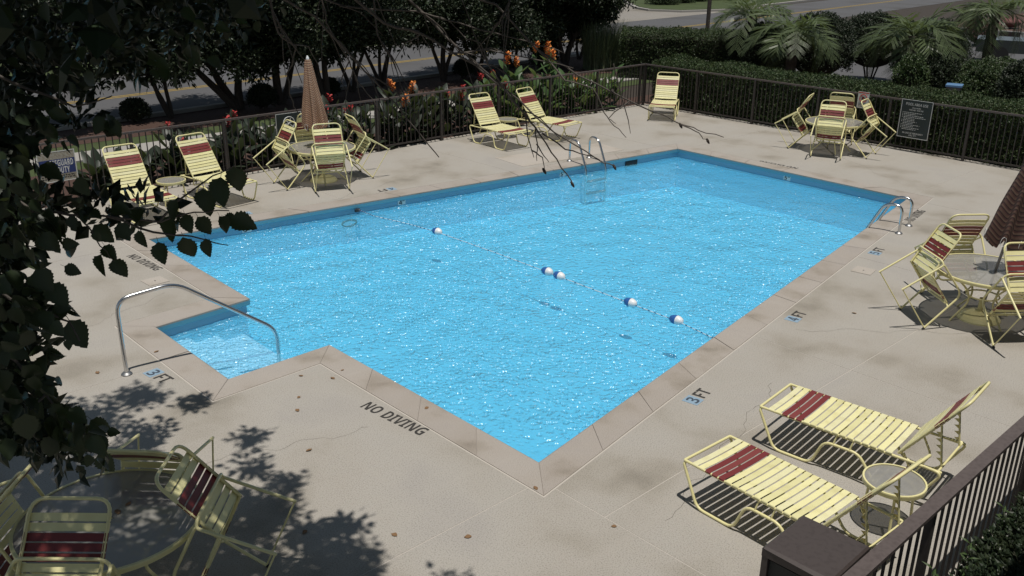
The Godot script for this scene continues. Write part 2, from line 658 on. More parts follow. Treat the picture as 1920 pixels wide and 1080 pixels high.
func coping_stone(c: Shape, i0: Vector2, i1: Vector2, u0: Vector2, u1: Vector2, top: float) -> void:
	var j0 := i0.lerp(u0, 0.05)
	var j1 := i1.lerp(u1, 0.05)
	c.quad(W(i0.x, i0.y, top - 0.03), W(u0.x, u0.y, -0.1), W(u1.x, u1.y, -0.1), W(i1.x, i1.y, top - 0.03)) if false else null
	# top, rounded lip towards the water, ends and back
	c.quad(W(u0.x, u0.y, top), W(u1.x, u1.y, top), W(j1.x, j1.y, top), W(j0.x, j0.y, top))
	c.quad(W(j0.x, j0.y, top), W(j1.x, j1.y, top), W(i1.x, i1.y, top - 0.012), W(i0.x, i0.y, top - 0.012))
	c.quad(W(i0.x, i0.y, top - 0.012), W(i1.x, i1.y, top - 0.012), W(i1.x, i1.y, -0.028), W(i0.x, i0.y, -0.028))
	c.quad(W(u1.x, u1.y, -0.1), W(u1.x, u1.y, top), W(u0.x, u0.y, top), W(u0.x, u0.y, -0.1))
	c.quad(W(i0.x, i0.y, -0.028), W(i0.x, i0.y, top - 0.012), W(u0.x, u0.y, top), W(u0.x, u0.y, -0.1))
	c.quad(W(u1.x, u1.y, -0.1), W(u1.x, u1.y, top), W(i1.x, i1.y, top - 0.012), W(i1.x, i1.y, -0.028))


func depth_tile(basin: Node, words: String, along: float, edge: int) -> void:
	var p: Vector2 = POOL[edge - 1 if edge == 3 else edge]
	var q: Vector2 = POOL[edge if edge == 3 else edge + 1]
	var dir := (q - p).normalized()
	var out_ := Vector2(dir.y, -dir.x)
	var t := (along - p.x) / dir.x if edge == 3 else (along - p.y) / dir.y
	var at := p + dir * t + out_ * 0.028
	var holder := obj("depth_tile", box_mesh(Vector3(0.17, 0.105, 0.006)), M.white_tile, basin)
	holder.position = W(at.x, at.y, -0.145)
	holder.rotation.y = yaw_to(-out_.x, -out_.y)
	lettering(words, 0.125, 0.088, M.black, holder, Vector3(0, 0, 0.004), Vector3.RIGHT, Vector3.UP)


func water() -> void:
	var big := FastNoiseLite.new()
	big.noise_type = FastNoiseLite.TYPE_SIMPLEX_SMOOTH
	big.frequency = 1.0 / 0.75
	big.fractal_octaves = 2
	var fine := FastNoiseLite.new()
	fine.noise_type = FastNoiseLite.TYPE_SIMPLEX_SMOOTH
	fine.frequency = 1.0 / 0.105
	fine.fractal_octaves = 2
	fine.fractal_gain = 0.5
	fine.seed = 9
	var calm := FastNoiseLite.new()
	calm.frequency = 1.0 / 3.2
	calm.seed = 4
	var step := 0.017
	var steep := 7.0
	var area := grown(0.09)
	var w := int(14.4 / step)
	var h := int(9.9 / step)
	var ids := PackedInt32Array()
	ids.resize((w + 1) * (h + 1))
	ids.fill(-1)
	var s := Shape.new()
	var hs := PackedFloat32Array()
	hs.resize((w + 2) * (h + 2))
	for j in h + 2:
		for i in w + 2:
			var x := 4.05 + i * step
			var y := 5.3 + j * step
			var near_edge := smoothstep(7.2, 5.6, x) * smoothstep(7.6, 5.8, y)
			var k := clampf(0.86 + calm.get_noise_2d(x, y) * 0.8, 0.35, 1.3) * (1.0 - 0.75 * near_edge) * lerpf(1.12, 0.5, smoothstep(11.5, 17.5, x - (y - 10.0) * 0.35))
			var a := fine.get_noise_2d(x + big.get_noise_2d(x, y) * 0.12, y)
			hs[j * (w + 2) + i] = (0.006 * big.get_noise_2d(x, y) + 0.0100 * (0.5 - absf(a)) + 0.0052 * a) * k
	for j in h + 1:
		for i in w + 1:
			var x := 4.05 + i * step
			var y := 5.3 + j * step
			if not Geometry2D.is_point_in_polygon(Vector2(x, y), area):
				continue
			var z := hs[j * (w + 2) + i]
			var nx := (hs[j * (w + 2) + i + 1] - hs[j * (w + 2) + maxi(i - 1, 0)]) / (2 * step)
			var ny := (hs[(j + 1) * (w + 2) + i] - hs[maxi(j - 1, 0) * (w + 2) + i]) / (2 * step)
			ids[j * (w + 1) + i] = s._p(W(x, y, z), Vector3(-nx * steep, 1, ny * steep), Vector2(x, y))
	for j in h:
		for i in w:
			var q := [ids[j * (w + 1) + i], ids[j * (w + 1) + i + 1], ids[(j + 1) * (w + 1) + i + 1], ids[(j + 1) * (w + 1) + i]]
			if q.min() >= 0:
				s.idx.append_array([q[0], q[2], q[1], q[0], q[3], q[2]])
	var m := StandardMaterial3D.new()
	m.albedo_color = lin(0.20, 0.74, 0.98, 0.22)
	m.transparency = BaseMaterial3D.TRANSPARENCY_ALPHA
	m.roughness = 0.205
	m.metallic_specular = 0.5
	var o := struct("pool_water", s.mesh(), m)
	o.position.y = WATER


func plain_white() -> ImageTexture:
	var im := Image.create(4, 4, false, Image.FORMAT_RGBA8)
	im.fill(Color.WHITE)
	return ImageTexture.create_from_image(im)


func deck() -> void:
	var d := struct("pool_deck")
	var hole := grown(0.384)
	var base := Shape.new()
	var cells := []
	for r in [[-4.0, 1.0, -3.0, 5.3], [1.0, 5.45, -3.0, 5.3], [-4.0, 1.0, 5.3, 10.1], [1.0, 5.45, 5.3, 10.1], [-4.0, 1.0, 10.1, 14.72], [1.0, 5.45, 10.1, 14.72], [-4.0, 1.0, 14.72, 17.9], [1.0, 5.45, 14.72, 17.9],
		[5.45, 9.9, 1.84, 4.5], [9.9, 13.9, 1.84, 4.5], [13.9, 17.95, 1.84, 4.5], [5.45, 9.9, 4.5, 8.4], [9.9, 13.9, 4.5, 8.4], [13.9, 17.95, 4.5, 8.4],
		[17.95, 22.4, 1.84, 4.5], [17.95, 22.4, 4.5, 7.65], [17.95, 22.4, 7.65, 13.2], [17.95, 22.4, 13.2, 17.9], [5.45, 9.5, 12.8, 17.9], [9.5, 13.5, 12.8, 17.9], [13.5, 17.95, 12.8, 17.9]]:
		cells.append(rect(r[0], r[1], r[2], r[3]))
	for cell in cells:
		for piece in Geometry2D.clip_polygons(cell, hole):
			if Geometry2D.is_polygon_clockwise(piece):
				continue
			base.prism(piece, -0.0025, -0.06)
			for inset in Geometry2D.offset_polygon(piece, -0.0055):
				obj("deck_slab", prism_mesh(inset, 0.0, -0.05), M.deck, d)
	obj("joint_filler", base.mesh(), M.joint, d)
	var band := Shape.new()
	var o1 := grown(0.39)
	var o0 := grown(0.365)
	for i in POOL.size():
		var k := (i + 1) % POOL.size()
		band.quad(W(o0[i].x, o0[i].y, -0.003), W(o1[i].x, o1[i].y, -0.003), W(o1[k].x, o1[k].y, -0.003), W(o0[k].x, o0[k].y, -0.003))
	obj("coping_joint", band.mesh(), M.joint, d)
	# paler repair patch behind the far ladder
	var pp := PackedVector2Array([Vector2(14.0, 14.45), Vector2(17.0, 14.1), Vector2(17.1, 15.0), Vector2(14.1, 15.5)])
	obj("repair_patch", prism_mesh(pp, 0.0045, 0.0), M.patch, d)
	# painted words
	var up := Vector3.UP
	word(d, "NO DIVING", 0.93, 0.16, Vector2(5.13, 7.215), Vector2(0.11, -0.994), M.worn_black)
	word(d, "NO DIVING", 0.93, 0.15, Vector2(5.20, 13.79), Vector2(0.06, -0.998), M.worn_black)
	word(d, "NO DIVING", 0.95, 0.15, Vector2(18.52, 10.84), Vector2(-0.05, 1), M.worn_black)
	word(d, "NO DIVING", 0.86, 0.16, Vector2(16.94, 6.94), Vector2(0.985, 0.16), M.worn_black)
	feet(d, "3", Vector2(7.98, 5.33), Vector2(0.986, 0.16))
	feet(d, "4", Vector2(10.91, 5.83), Vector2(0.986, 0.16))
	feet(d, "5", Vector2(14.41, 6.42), Vector2(0.986, 0.16))
	feet(d, "3", Vector2(3.70, 9.84), Vector2(0.11, -0.994))
	feet(d, "4", Vector2(10.56, 14.84), Vector2(-0.99, 0.12))
	feet(d, "3", Vector2(7.55, 15.18), Vector2(-0.99, 0.12))
	feet(d, "5", Vector2(18.42, 9.2), Vector2(-0.02, 1)) if false else null
	# hairline cracks wander across some slabs
	for c in [[Vector2(9.3, 14.9), Vector2(12.9, 15.6)], [Vector2(2.0, 11.3), Vector2(4.9, 12.3)], [Vector2(15.2, 15.3), Vector2(17.4, 16.4)], [Vector2(5.8, 4.1), Vector2(8.9, 4.9)], [Vector2(13.0, 3.0), Vector2(15.6, 5.9)], [Vector2(2.6, 8.0), Vector2(4.8, 7.2)], [Vector2(19.0, 8.2), Vector2(21.6, 12.1)], [Vector2(10.5, 5.6), Vector2(12.9, 3.2)]]:
		var cr := Shape.new()
		var prev: Vector2 = c[0]
		var steps := 34
		var w0 := 0.0012
		var side: Vector2 = (c[1] - c[0]).orthogonal().normalized()
		for k in range(1, steps + 1):
			var nxt: Vector2 = c[0].lerp(c[1], float(k) / steps) + side * (sin(k * 0.7) * 0.05 + rng.randf_range(-0.03, 0.03))
			var w1 := rng.randf_range(0.0008, 0.0026)
			cr.quad(W(prev.x - side.x * w0, prev.y - side.y * w0, 0.0012), W(prev.x + side.x * w0, prev.y + side.y * w0, 0.0012), W(nxt.x + side.x * w1, nxt.y + side.y * w1, 0.0012), W(nxt.x - side.x * w1, nxt.y - side.y * w1, 0.0012))
			prev = nxt
			w0 = w1
		obj("hairline_crack", cr.mesh(), M.crack, d)
	# skimmer lids
	for l in [[Vector2(13.34, 6.11), 0.16], [Vector2(4.97, 12.88), 0.05]]:
		var lid := obj("skimmer_lid", box_mesh(Vector3(0.30, 0.006, 0.30)), M.patch, d)
		lid.position = W(l[0].x, l[0].y, 0.004)
		lid.rotation.y = l[1]
		obj("lid_hole", box_mesh(Vector3(0.02, 0.003, 0.02)), M.black, lid).position = Vector3(0, 0.004, 0)


func word(d: Node, words: String, w: float, h: float, at: Vector2, dir: Vector2, m: Material) -> void:
	var r := Vector3(dir.x, 0, -dir.y).normalized()
	lettering(words, w, h, m, d, W(at.x, at.y, 0.0015), r, Vector3.UP.cross(r), true, "painted_lettering")


func feet(d: Node, figure: String, at: Vector2, dir: Vector2) -> void:
	var r := Vector3(dir.x, 0, -dir.y).normalized()
	var up := Vector3.UP.cross(r)
	var c := W(at.x, at.y)
	var s := Shape.new()
	s.box(Vector3.ZERO, Vector3(0.17, 0.004, 0.19), Basis(r, Vector3.UP, -up))
	var tile := obj("depth_square", s.mesh(), M.worn_blue, d)
	tile.position = c - r * 0.13 + Vector3(0, 0.001, 0)
	lettering(figure, 0.10, 0.15, M.dark_blue, tile, Vector3(0, 0.002, 0), r, up, true, "figure")
	lettering("FT", 0.20, 0.16, M.worn_black, d, c + r * 0.09 + Vector3(0, 0.0015, 0), r, up, true, "painted_lettering")


# ------------------------------------------------------------------ road, lot, walks

func slanted(x0: float, x1: float, y0: float, y1: float) -> PackedVector2Array:  # a strip along the road, which drifts away from the fence
	var at := func(x: float, y: float) -> Vector2: return Vector2(x, y + 0.095 * (x - 12.6))
	return PackedVector2Array([at.call(x0, y0), at.call(x1, y0), at.call(x1, y1), at.call(x0, y1)])


func road_and_lot() -> void:
	struct("grass_verge", prism_mesh(rect(-10, 26.5, 20.6, 21.3), -0.048, -0.048), M.grass)
	struct("pavement", prism_mesh(rect(-10, 26.4, 21.3, 22.15), -0.01, -0.06), M.kerb)
	struct("grass_strip", prism_mesh(rect(-10, 26.6, 22.15, 23.1), -0.044, -0.044), M.grass)
	struct("mulch_bed", prism_mesh(PackedVector2Array([Vector2(-10, 23.1), Vector2(26.6, 23.1), Vector2(26.6, 19.0), Vector2(31.0, 19.0), Vector2(36, 27.7), Vector2(-10, 23.34)]), -0.04, -0.04), M.mulch)
	struct("planting_bed", prism_mesh(rect(-10, 22.6, 17.9, 20.6), -0.04, -0.04), M.mulch)
	struct("hedge_bed", prism_mesh(rect(22.4, 30.5, -6, 19.0), -0.052, -0.052), M.mulch)
	struct("road", prism_mesh(slanted(-120, 220, 25.7, 33.2), -0.05, -0.05), M.asphalt)
	struct("kerb", prism_mesh(slanted(-120, 32, 25.5, 25.7), 0.06, -0.06), M.kerb)
	struct("far_kerb", prism_mesh(slanted(-120, 26, 33.2, 33.4), 0.06, -0.06), M.kerb)
	for k in 2:
		struct("yellow_line", prism_mesh(slanted(-120, 220, 29.15 + 0.22 * k, 29.26 + 0.22 * k), -0.045, -0.045), M.yellow)
	struct("far_lawn", prism_mesh(slanted(-120, 26, 33.4, 60), -0.045, -0.045), M.grass)
	struct("driveway", prism_mesh(PackedVector2Array([Vector2(30, 35.2), Vector2(60, 37.2), Vector2(75, 44), Vector2(120, 60), Vector2(120, 90), Vector2(34, 75), Vector2(26, 45)]), -0.046, -0.046), M.driveway)
	# the island with grass beyond the driveway
	var isle := PackedVector2Array([Vector2(51.0, 42.0), Vector2(50.2, 40.2), Vector2(51.2, 38.2), Vector2(54.5, 37.2), Vector2(66, 38.6), Vector2(90, 41.5), Vector2(96, 60), Vector2(60, 52)])
	struct("island_kerb", prism_mesh(isle, 0.08, -0.06), M.kerb)
	for g in Geometry2D.offset_polygon(isle, -0.25):
		struct("island_grass", prism_mesh(g, 0.1, 0.0), M.grass)
	struct("parking_lot", prism_mesh(PackedVector2Array([Vector2(29.5, -30), Vector2(55, -30), Vector2(55, 25.5), Vector2(48, 29.6), Vector2(42, 29.0), Vector2(33, 22.0), Vector2(30.8, 18.5)]), -0.048, -0.048), M.asphalt)
	struct("lot_kerb", prism_mesh(rect(55, 55.2, -30, 24), 0.08, -0.06), M.kerb)
	struct("lot_bed", prism_mesh(rect(55.2, 90, -30, 24), -0.03, -0.05), M.mulch)


# ------------------------------------------------------------------ fences

func fence(label: String, a: Vector2, b: Vector2, post_gap: float, skip: Array, cap: float, first_post := 0.0) -> Node3D:
	var length := a.distance_to(b)
	var dir := (b - a) / length
	var o := thing("metal_fence", label, "fence", W(a.x, a.y), atan2(dir.y, dir.x))
	# local x runs along the fence
	obj("top_rail", box_mesh(Vector3(length, 0.04 if cap < 0.07 else 0.03, cap), Vector3(length * 0.5, 1.205, 0)), M.rail, o)
	obj("bottom_rail", box_mesh(Vector3(length, 0.035, 0.032), Vector3(length * 0.5, 0.10, 0)), M.iron, o)
	var post := box_mesh(Vector3(0.055, 1.19, 0.055), Vector3(0, 0.595, 0))
	var x := first_post
	var posts := []
	while x < length + 0.01:
		if x > -0.01:
			posts.append(x)
			obj("post", post, M.iron, o).position = Vector3(x, 0, 0)
		x += post_gap
	var picket := box_mesh(Vector3(0.017, 1.08, 0.017), Vector3(0, 0.645, 0))
	var count := int(length / 0.127)
	for k in count:
		var px := (k + 0.5) * length / count
		var clear := true
		for q in posts:
			if absf(q - px) < 0.05:
				clear = false
		if clear:
			obj("picket", picket, M.iron, o).position = Vector3(px, 0, 0)
	return o


func fences() -> void:
	fence("dark metal picket fence behind the pool with canna lilies growing along it", Vector2(2.9, 17.72), Vector2(22.12, 17.72), 1.9, [], 0.05, 0.04)
	fence("dark metal picket fence in front of the long clipped hedge", Vector2(22.15, 17.72), Vector2(22.15, 2.0), 1.9, [], 0.05)
	fence("dark brown flat topped fence beside the two near loungers", Vector2(4.0, 1.94), Vector2(22.12, 1.99), 2.05, [], 0.10, 1.9)


# ------------------------------------------------------------------ plants

func leaflet(len_: float, wide: float, droop := 0.15) -> ArrayMesh:  # a single small leaf from its stalk along +y
	var s := Shape.new()
	var mid := [Vector3(0, 0, 0), Vector3(0, len_ * 0.45, wide * 0.18), Vector3(0, len_, -len_ * droop)]
	var l := Vector3(-wide * 0.5, len_ * 0.42, 0)
	var r := Vector3(wide * 0.5, len_ * 0.42, 0)
	s.tri(mid[0], mid[1], l)
	s.tri(mid[0], r, mid[1])
	s.tri(mid[1], mid[2], l)
	s.tri(mid[1], r, mid[2])
	return s.mesh()


func spray(len_: float, wide: float, n: int, reach: float, sd: int) -> ArrayMesh:  # a few leaves round a twig tip
	var g := RandomNumberGenerator.new()
	g.seed = sd
	var s := Shape.new()
	for i in n:
		var dir := Vector3(g.randf_range(-1, 1), g.randf_range(-0.6, 1), g.randf_range(-1, 1)).normalized()
		var b := aim(dir, Vector3(g.randf_range(-1, 1), g.randf_range(-1, 1), g.randf_range(-1, 1)).normalized())
		s.xf = Transform3D(b, dir * reach * g.randf_range(0.1, 1.0))
		var k := g.randf_range(0.75, 1.2)
		var l := len_ * k
		var w := wide * k
		s.tri(Vector3.ZERO, Vector3(0, l * 0.45, w * 0.15), Vector3(-w * 0.5, l * 0.42, 0))
		s.tri(Vector3.ZERO, Vector3(w * 0.5, l * 0.42, 0), Vector3(0, l * 0.45, w * 0.15))
		s.tri(Vector3(0, l * 0.45, w * 0.15), Vector3(0, l, -l * 0.12), Vector3(-w * 0.5, l * 0.42, 0))
		s.tri(Vector3(0, l * 0.45, w * 0.15), Vector3(w * 0.5, l * 0.42, 0), Vector3(0, l, -l * 0.12))
	return s.mesh()


func random_basis(scale_ := 1.0) -> Basis:
	return Basis(Vector3(rng.randf_range(-1, 1), rng.randf_range(-1, 1), rng.randf_range(-1, 1)).normalized(), rng.randf_range(0, TAU)).scaled(Vector3.ONE * scale_)


var hedge_leaf: ArrayMesh
var tree_spray: ArrayMesh


func hedge(label: String, a: Vector2, b: Vector2, deep: float, high: float, density: float, m: Material, category := "hedge") -> Node3D:
	var length := a.distance_to(b)
	var dir := (b - a) / length
	var o := thing("clipped_hedge", label, category, W(a.x, a.y), atan2(dir.y, dir.x))
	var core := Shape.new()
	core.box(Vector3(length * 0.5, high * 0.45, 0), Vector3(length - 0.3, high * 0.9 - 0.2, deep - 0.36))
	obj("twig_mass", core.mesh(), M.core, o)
	var lumps := FastNoiseLite.new()
	lumps.frequency = 0.9
	lumps.seed = int(length * 10)
	var where := []
	var faces := [[length * deep, 0], [length * high, 1], [length * high, 2], [deep * high, 3], [deep * high, 4]]
	for f in faces:
		for i in int(f[0] * density):
			var p := Vector3(rng.randf() * length, rng.randf() * high, (rng.randf() - 0.5) * deep)
			match f[1]:
				0: p.y = high
				1: p.z = deep * 0.5
				2: p.z = -deep * 0.5
				3: p.x = 0
				4: p.x = length
			# round the shoulders and roughen the face
			var over := maxf(0.0, absf(p.z) - deep * 0.5 + 0.16)
			if p.y > high - 0.16:
				p.y -= over * 0.7
			var lump := lumps.get_noise_3d(p.x, p.y * 1.6, p.z * 1.6)
			var inward := Vector3(0, -1, 0) if f[1] == 0 else Vector3(0, 0, -signf(p.z)) if f[1] < 3 else Vector3(1 if f[1] == 3 else -1, 0, 0)
			p += inward * (0.05 + lump * 0.13 + absf(rng.randfn(0, 0.06)) - 0.03)
			where.append(Transform3D(random_basis(rng.randf_range(0.7, 1.25)), p))
	scatter("foliage", hedge_leaf, m, where, tints(0.3), o)
	return o


func dome_shrub(called: String, label: String, at: Vector3, r: Vector3, n: int, m: Material, group := "") -> Node3D:
	var o := thing(called, label, "shrub", Vector3(at.x, 0, at.z), 0.0, group)
	var where := []
	var lumps := FastNoiseLite.new()
	lumps.frequency = 1.3
	lumps.seed = n
	for i in n:
		var d := Vector3(rng.randfn(), rng.randfn(), rng.randfn()).normalized()
		if d.y < -0.5:
			d.y = -d.y
		var k := 1.0 + lumps.get_noise_3dv(d * 1.7) * 0.25 - absf(rng.randfn(0, 0.07))
		where.append(Transform3D(random_basis(rng.randf_range(0.8, 1.4)), Vector3(d.x * r.x, at.y + d.y * r.y, d.z * r.z) * 1.0 + Vector3(d.x * r.x, d.y * r.y, d.z * r.z) * (k - 1.0)))
	scatter("foliage", hedge_leaf, m, where, tints(0.3), o)
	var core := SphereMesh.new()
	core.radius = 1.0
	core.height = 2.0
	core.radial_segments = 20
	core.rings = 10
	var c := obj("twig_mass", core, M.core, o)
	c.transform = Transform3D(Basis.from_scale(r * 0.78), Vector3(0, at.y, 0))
	var st := Shape.new()
	for k in 4:
		var a := TAU * k / 4
		st.tube(PackedVector3Array([Vector3(cos(a) * 0.1, -0.05, sin(a) * 0.1), Vector3(cos(a) * r.x * 0.4, at.y, sin(a) * r.z * 0.4)]), 0.03, 5)
	obj("stem", st.mesh(), M.bark, o)
	return o


func multi_trunk_tree(label: String, at: Vector2, lean: Array, crown_low: float, crown_r: float, thick: float, n: int, sd: int, crown_at := Vector2.ZERO) -> Node3D:
	var g := RandomNumberGenerator.new()
	g.seed = sd
	crown_low *= 0.96
	n = int(n * 1.25)
	var o := thing("street_tree", label, "tree", W(at.x, at.y, -0.04), 0.0)
	var tips := []
	for k in lean.size():
		var l: Array = lean[k]  # plan offset at the crown
		var top := Vector3(l[0], crown_low + 0.9, -l[1])
		var start := Vector3(l[0] * 0.06, 0, -l[1] * 0.06)
		var mid := start.lerp(top, 0.45) + Vector3(g.randf_range(-0.12, 0.12), 0.12, g.randf_range(-0.1, 0.1))
		var path := PackedVector3Array()
		for i in 9:
			var t := i / 8.0
			path.append(start.lerp(mid, t).lerp(mid.lerp(top, t), t) + Vector3(sin(t * 9 + k) * 0.025, 0, cos(t * 7 + k) * 0.025))
		var tr := obj("trunk", tube_mesh(path, thick * g.randf_range(0.62, 0.85), 7, false, thick * 0.3), M.bark, o)
		var lb := Shape.new()
		for q in 5:
			var t0 := g.randf_range(0.5, 0.98)
			var from := path[int(t0 * 8)]
			var to := from + Vector3(g.randf_range(-1, 1) * 0.9 + l[0] * 0.3, g.randf_range(0.5, 1.3), g.randf_range(-1, 1) * 0.9 - l[1] * 0.3)
			var m1 := from.lerp(to, 0.5) + Vector3(g.randf_range(-0.15, 0.15), 0.1, g.randf_range(-0.15, 0.15))
			lb.tube(PackedVector3Array([from, m1, to]), thick * 0.35, 5, false, 0.008)
			tips.append(to)
		obj("limb", lb.mesh(), M.bark, tr)
	# the crown: overlapping clouds of leaf sprays with gaps
	var blobs := []
	for k in 20:
		var a := g.randf_range(0, TAU)
		var rr := crown_r * sqrt(g.randf())
		blobs.append([Vector3(cos(a) * rr + crown_at.x, crown_low + g.randf_range(0.0, 3.0), sin(a) * rr - crown_at.y), g.randf_range(0.45, 0.95)])
	for t in tips:
		blobs.append([t, g.randf_range(0.3, 0.55)])
	var where := []
	for i in n:
		var b: Array = blobs[g.randi() % blobs.size()]
		var d: Vector3 = Vector3(g.randfn(), g.randfn() * 0.8, g.randfn()).normalized() * b[1] * pow(g.randf(), 0.4)
		var p: Vector3 = b[0] + d
		if p.y < crown_low - 0.25:
			p.y = crown_low - 0.25 + g.randf() * 0.5
		where.append(Transform3D(Basis(Vector3(g.randf_range(-1, 1), g.randf_range(-1, 1), g.randf_range(-1, 1)).normalized(), g.randf_range(0, TAU)).scaled(Vector3.ONE * g.randf_range(0.8, 1.3)), p))
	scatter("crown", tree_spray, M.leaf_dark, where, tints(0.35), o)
	return o


func background_plants() -> void:
	hedge_leaf = spray(0.055, 0.032, 3, 0.05, 3)
	tree_spray = spray(0.15, 0.062, 8, 0.18, 5)
	hedge("long clipped hedge standing right behind the right hand fence", Vector2(22.95, 17.6), Vector2(22.95, 1.6), 1.25, 1.36, 720.0, M.leaf_hedge)
	hedge("second taller clipped hedge behind the far corner, beside the ornamental grass", Vector2(26.6, 22.4), Vector2(29.6, 18.6), 1.9, 1.6, 620.0, M.leaf_hedge)
	# trees along the near edge of the road, left to right
	multi_trunk_tree("leftmost street tree, mostly hidden by the hanging leaves", Vector2(6.6, 25.2), [[-0.9, 0.3], [0.6, -0.2], [0.2, 0.6]], 1.5, 2.2, 0.09, 3400, 11)
	multi_trunk_tree("street tree with slim forked trunks left of the thick leaning trunk", Vector2(10.7, 25.0), [[-0.9, 0.1], [-0.1, 0.2], [-0.45, 0.6]], 1.25, 2.1, 0.10, 3600, 12)
	multi_trunk_tree("street tree with thick trunk leaning left and a long low branch", Vector2(12.7, 24.9), [[-1.9, 0.2], [-1.0, 0.5], [0.35, 0.1]], 1.35, 2.3, 0.17, 4000, 13)
	multi_trunk_tree("street tree with a curved right hand limb behind the no diving sign", Vector2(14.0, 24.9), [[1.2, 0.4], [0.1, 0.2], [-0.4, -0.1]], 1.35, 2.0, 0.15, 3600, 14)
	multi_trunk_tree("street tree with straight dark trunk right behind the far left umbrella", Vector2(15.3, 24.4), [[0.15, 0.0], [-0.7, 0.2], [-0.35, 0.5]], 1.5, 2.0, 0.15, 3600, 15)
	multi_trunk_tree("street tree with two curved trunks just right of the left umbrella", Vector2(16.9, 25.4), [[-0.7, 0.3], [0.5, 0.3], [0.9, -0.1]], 1.5, 1.5, 0.09, 2000, 16)
	multi_trunk_tree("open vase shaped street tree above the tall orange cannas", Vector2(18.4, 25.9), [[-0.9, 0.2], [0.9, 0.1], [0.2, 0.5], [1.1, 0.6]], 1.6, 1.5, 0.10, 1900, 17)
	multi_trunk_tree("street tree of many slim trunks at the middle of the row", Vector2(20.7, 25.4), [[-0.7, 0.2], [0.1, 0.1], [0.3, 0.6], [0.9, 0.0]], 1.3, 2.0, 0.11, 3400, 18)
	multi_trunk_tree("low branched street tree fanning out behind the red cannas", Vector2(22.5, 25.7), [[-0.9, 0.2], [1.0, 0.2], [0.3, 0.5]], 1.3, 2.1, 0.12, 3600, 19)
	multi_trunk_tree("street tree with arching trunks behind the left lounger pair", Vector2(24.7, 26.2), [[-0.9, 0.2], [0.9, 0.0], [0.2, 0.5]], 1.25, 2.0, 0.10, 3400, 20)
	multi_trunk_tree("broad dark street tree left of the tall ornamental grass", Vector2(26.3, 25.0), [[-0.3, 0.2], [0.6, -0.2], [1.0, 0.4]], 0.9, 2.1, 0.16, 4600, 21)
	multi_trunk_tree("last street tree of the row, thin sunlit twigs against the driveway", Vector2(28.6, 26.4), [[0.9, -0.3], [1.4, 0.2], [0.3, 0.3]], 1.4, 1.7, 0.09, 1500, 22)
	# trees far across the road, only their low crowns show
	for k in 5:
		multi_trunk_tree(["dark tree on the lawn across the road, far left", "dark tree on the lawn across the road, second from left", "dark tree on the lawn across the road, behind the left umbrella", "dark tree on the lawn across the road, behind the middle of the row", "dark tree on the lawn across the road, nearest the driveway"][k], Vector2(14.0 + 7.5 * k, 44.0 + 1.0 * k), [[-0.5, 0.2], [0.5, 0.0]], 0.6, 3.4, 0.2, 3600, 40 + k)
	# ornamental grass
	var og := thing("ornamental_grass", "tall pale ornamental grass clump left of the second hedge", "ornamental grass", W(27.3, 23.9))
	var blade := Shape.new()
	var rows := []
	for i in 6:
		var t := i / 5.0
		var c := Vector3(0, t * 1.0, t * t * 0.35)
		rows.append([c - Vector3(0.008 * (1.0 - t) + 0.001, 0, 0), c + Vector3(0.008 * (1.0 - t) + 0.001, 0, 0)])
	blade.sheet(rows)
	var where := []
	for i in 2600:
		var a := rng.randf_range(0, TAU)
		var rr := 0.75 * sqrt(rng.randf())
		where.append(Transform3D(Basis(Vector3.UP, rng.randf_range(0, TAU)).scaled(Vector3(1, rng.randf_range(0.9, 1.9), rng.randf_range(0.5, 2.2))), Vector3(cos(a) * rr, -0.04, sin(a) * rr)))
	scatter("blades", blade.mesh(), M.leaf_reed, where, tints(0.4), og)
	# shrubs
	var under := [[9.7, 24.9, 0.30], [13.3, 24.6, 0.34], [15.8, 25.0, 0.28], [21.7, 25.5, 0.30], [25.4, 25.2, 0.5]]
	for k in under.size():
		dome_shrub("low_shrub", ["leftmost low dark shrub between the street trees", "low dark shrub beside the thick leaning trunk", "low dark shrub just right of the left umbrella's top", "low dark shrub between the two middle street trees", "largest low dark shrub near the ornamental grass"][k], W(under[k][0], under[k][1], under[k][2] * 0.8), Vector3(under[k][2] * 1.2, under[k][2], under[k][2]), 1200, M.leaf_dark)
	dome_shrub("round_shrub", "round black green shrub behind the left palm", W(28.3, 17.7, 1.0), Vector3(1.0, 1.0, 1.0), 9000, M.leaf_dark)
	dome_shrub("round_shrub", "round black green shrub between the two palms, arched top", W(32.3, 15.7, 1.25), Vector3(1.25, 1.0, 1.2), 10000, M.leaf_dark)
	dome_shrub("round_shrub", "tall black green shrub between the left palm and the far palm", W(29.6, 16.3, 1.2), Vector3(1.2, 1.15, 1.2), 9000, M.leaf_dark)
	dome_shrub("round_shrub", "black green shrub behind the middle palm, right of the arched shrub", W(32.2, 13.6, 1.1), Vector3(1.2, 1.1, 1.2), 8000, M.leaf_dark)
	dome_shrub("round_shrub", "low dark shrub in the shade between the left palm and the arched shrub", W(31.0, 17.3, 0.9), Vector3(1.1, 0.9, 1.0), 8000, M.leaf_dark)
	dome_shrub("round_shrub", "dark rounded shrub right of the second palm's trunk", W(28.2, 11.5, 0.85), Vector3(0.75, 0.72, 0.75), 7000, M.leaf_dark)
	dome_shrub("round_shrub", "broad rounded shrub in front of the parked dark truck", W(28.2, 10.0, 0.85), Vector3(1.1, 0.75, 1.0), 8000, M.leaf_hedge)
	dome_shrub("leafy_shrub", "bright leafy climber at the foot of the second palm", W(27.2, 11.95, 0.8), Vector3(0.5, 0.8, 0.5), 2600, M.leaf)
	dome_shrub("round_shrub", "dark shrub cut by the right edge above the hedge", W(26.9, 8.6, 0.9), Vector3(0.8, 0.9, 0.8), 7000, M.leaf_dark)
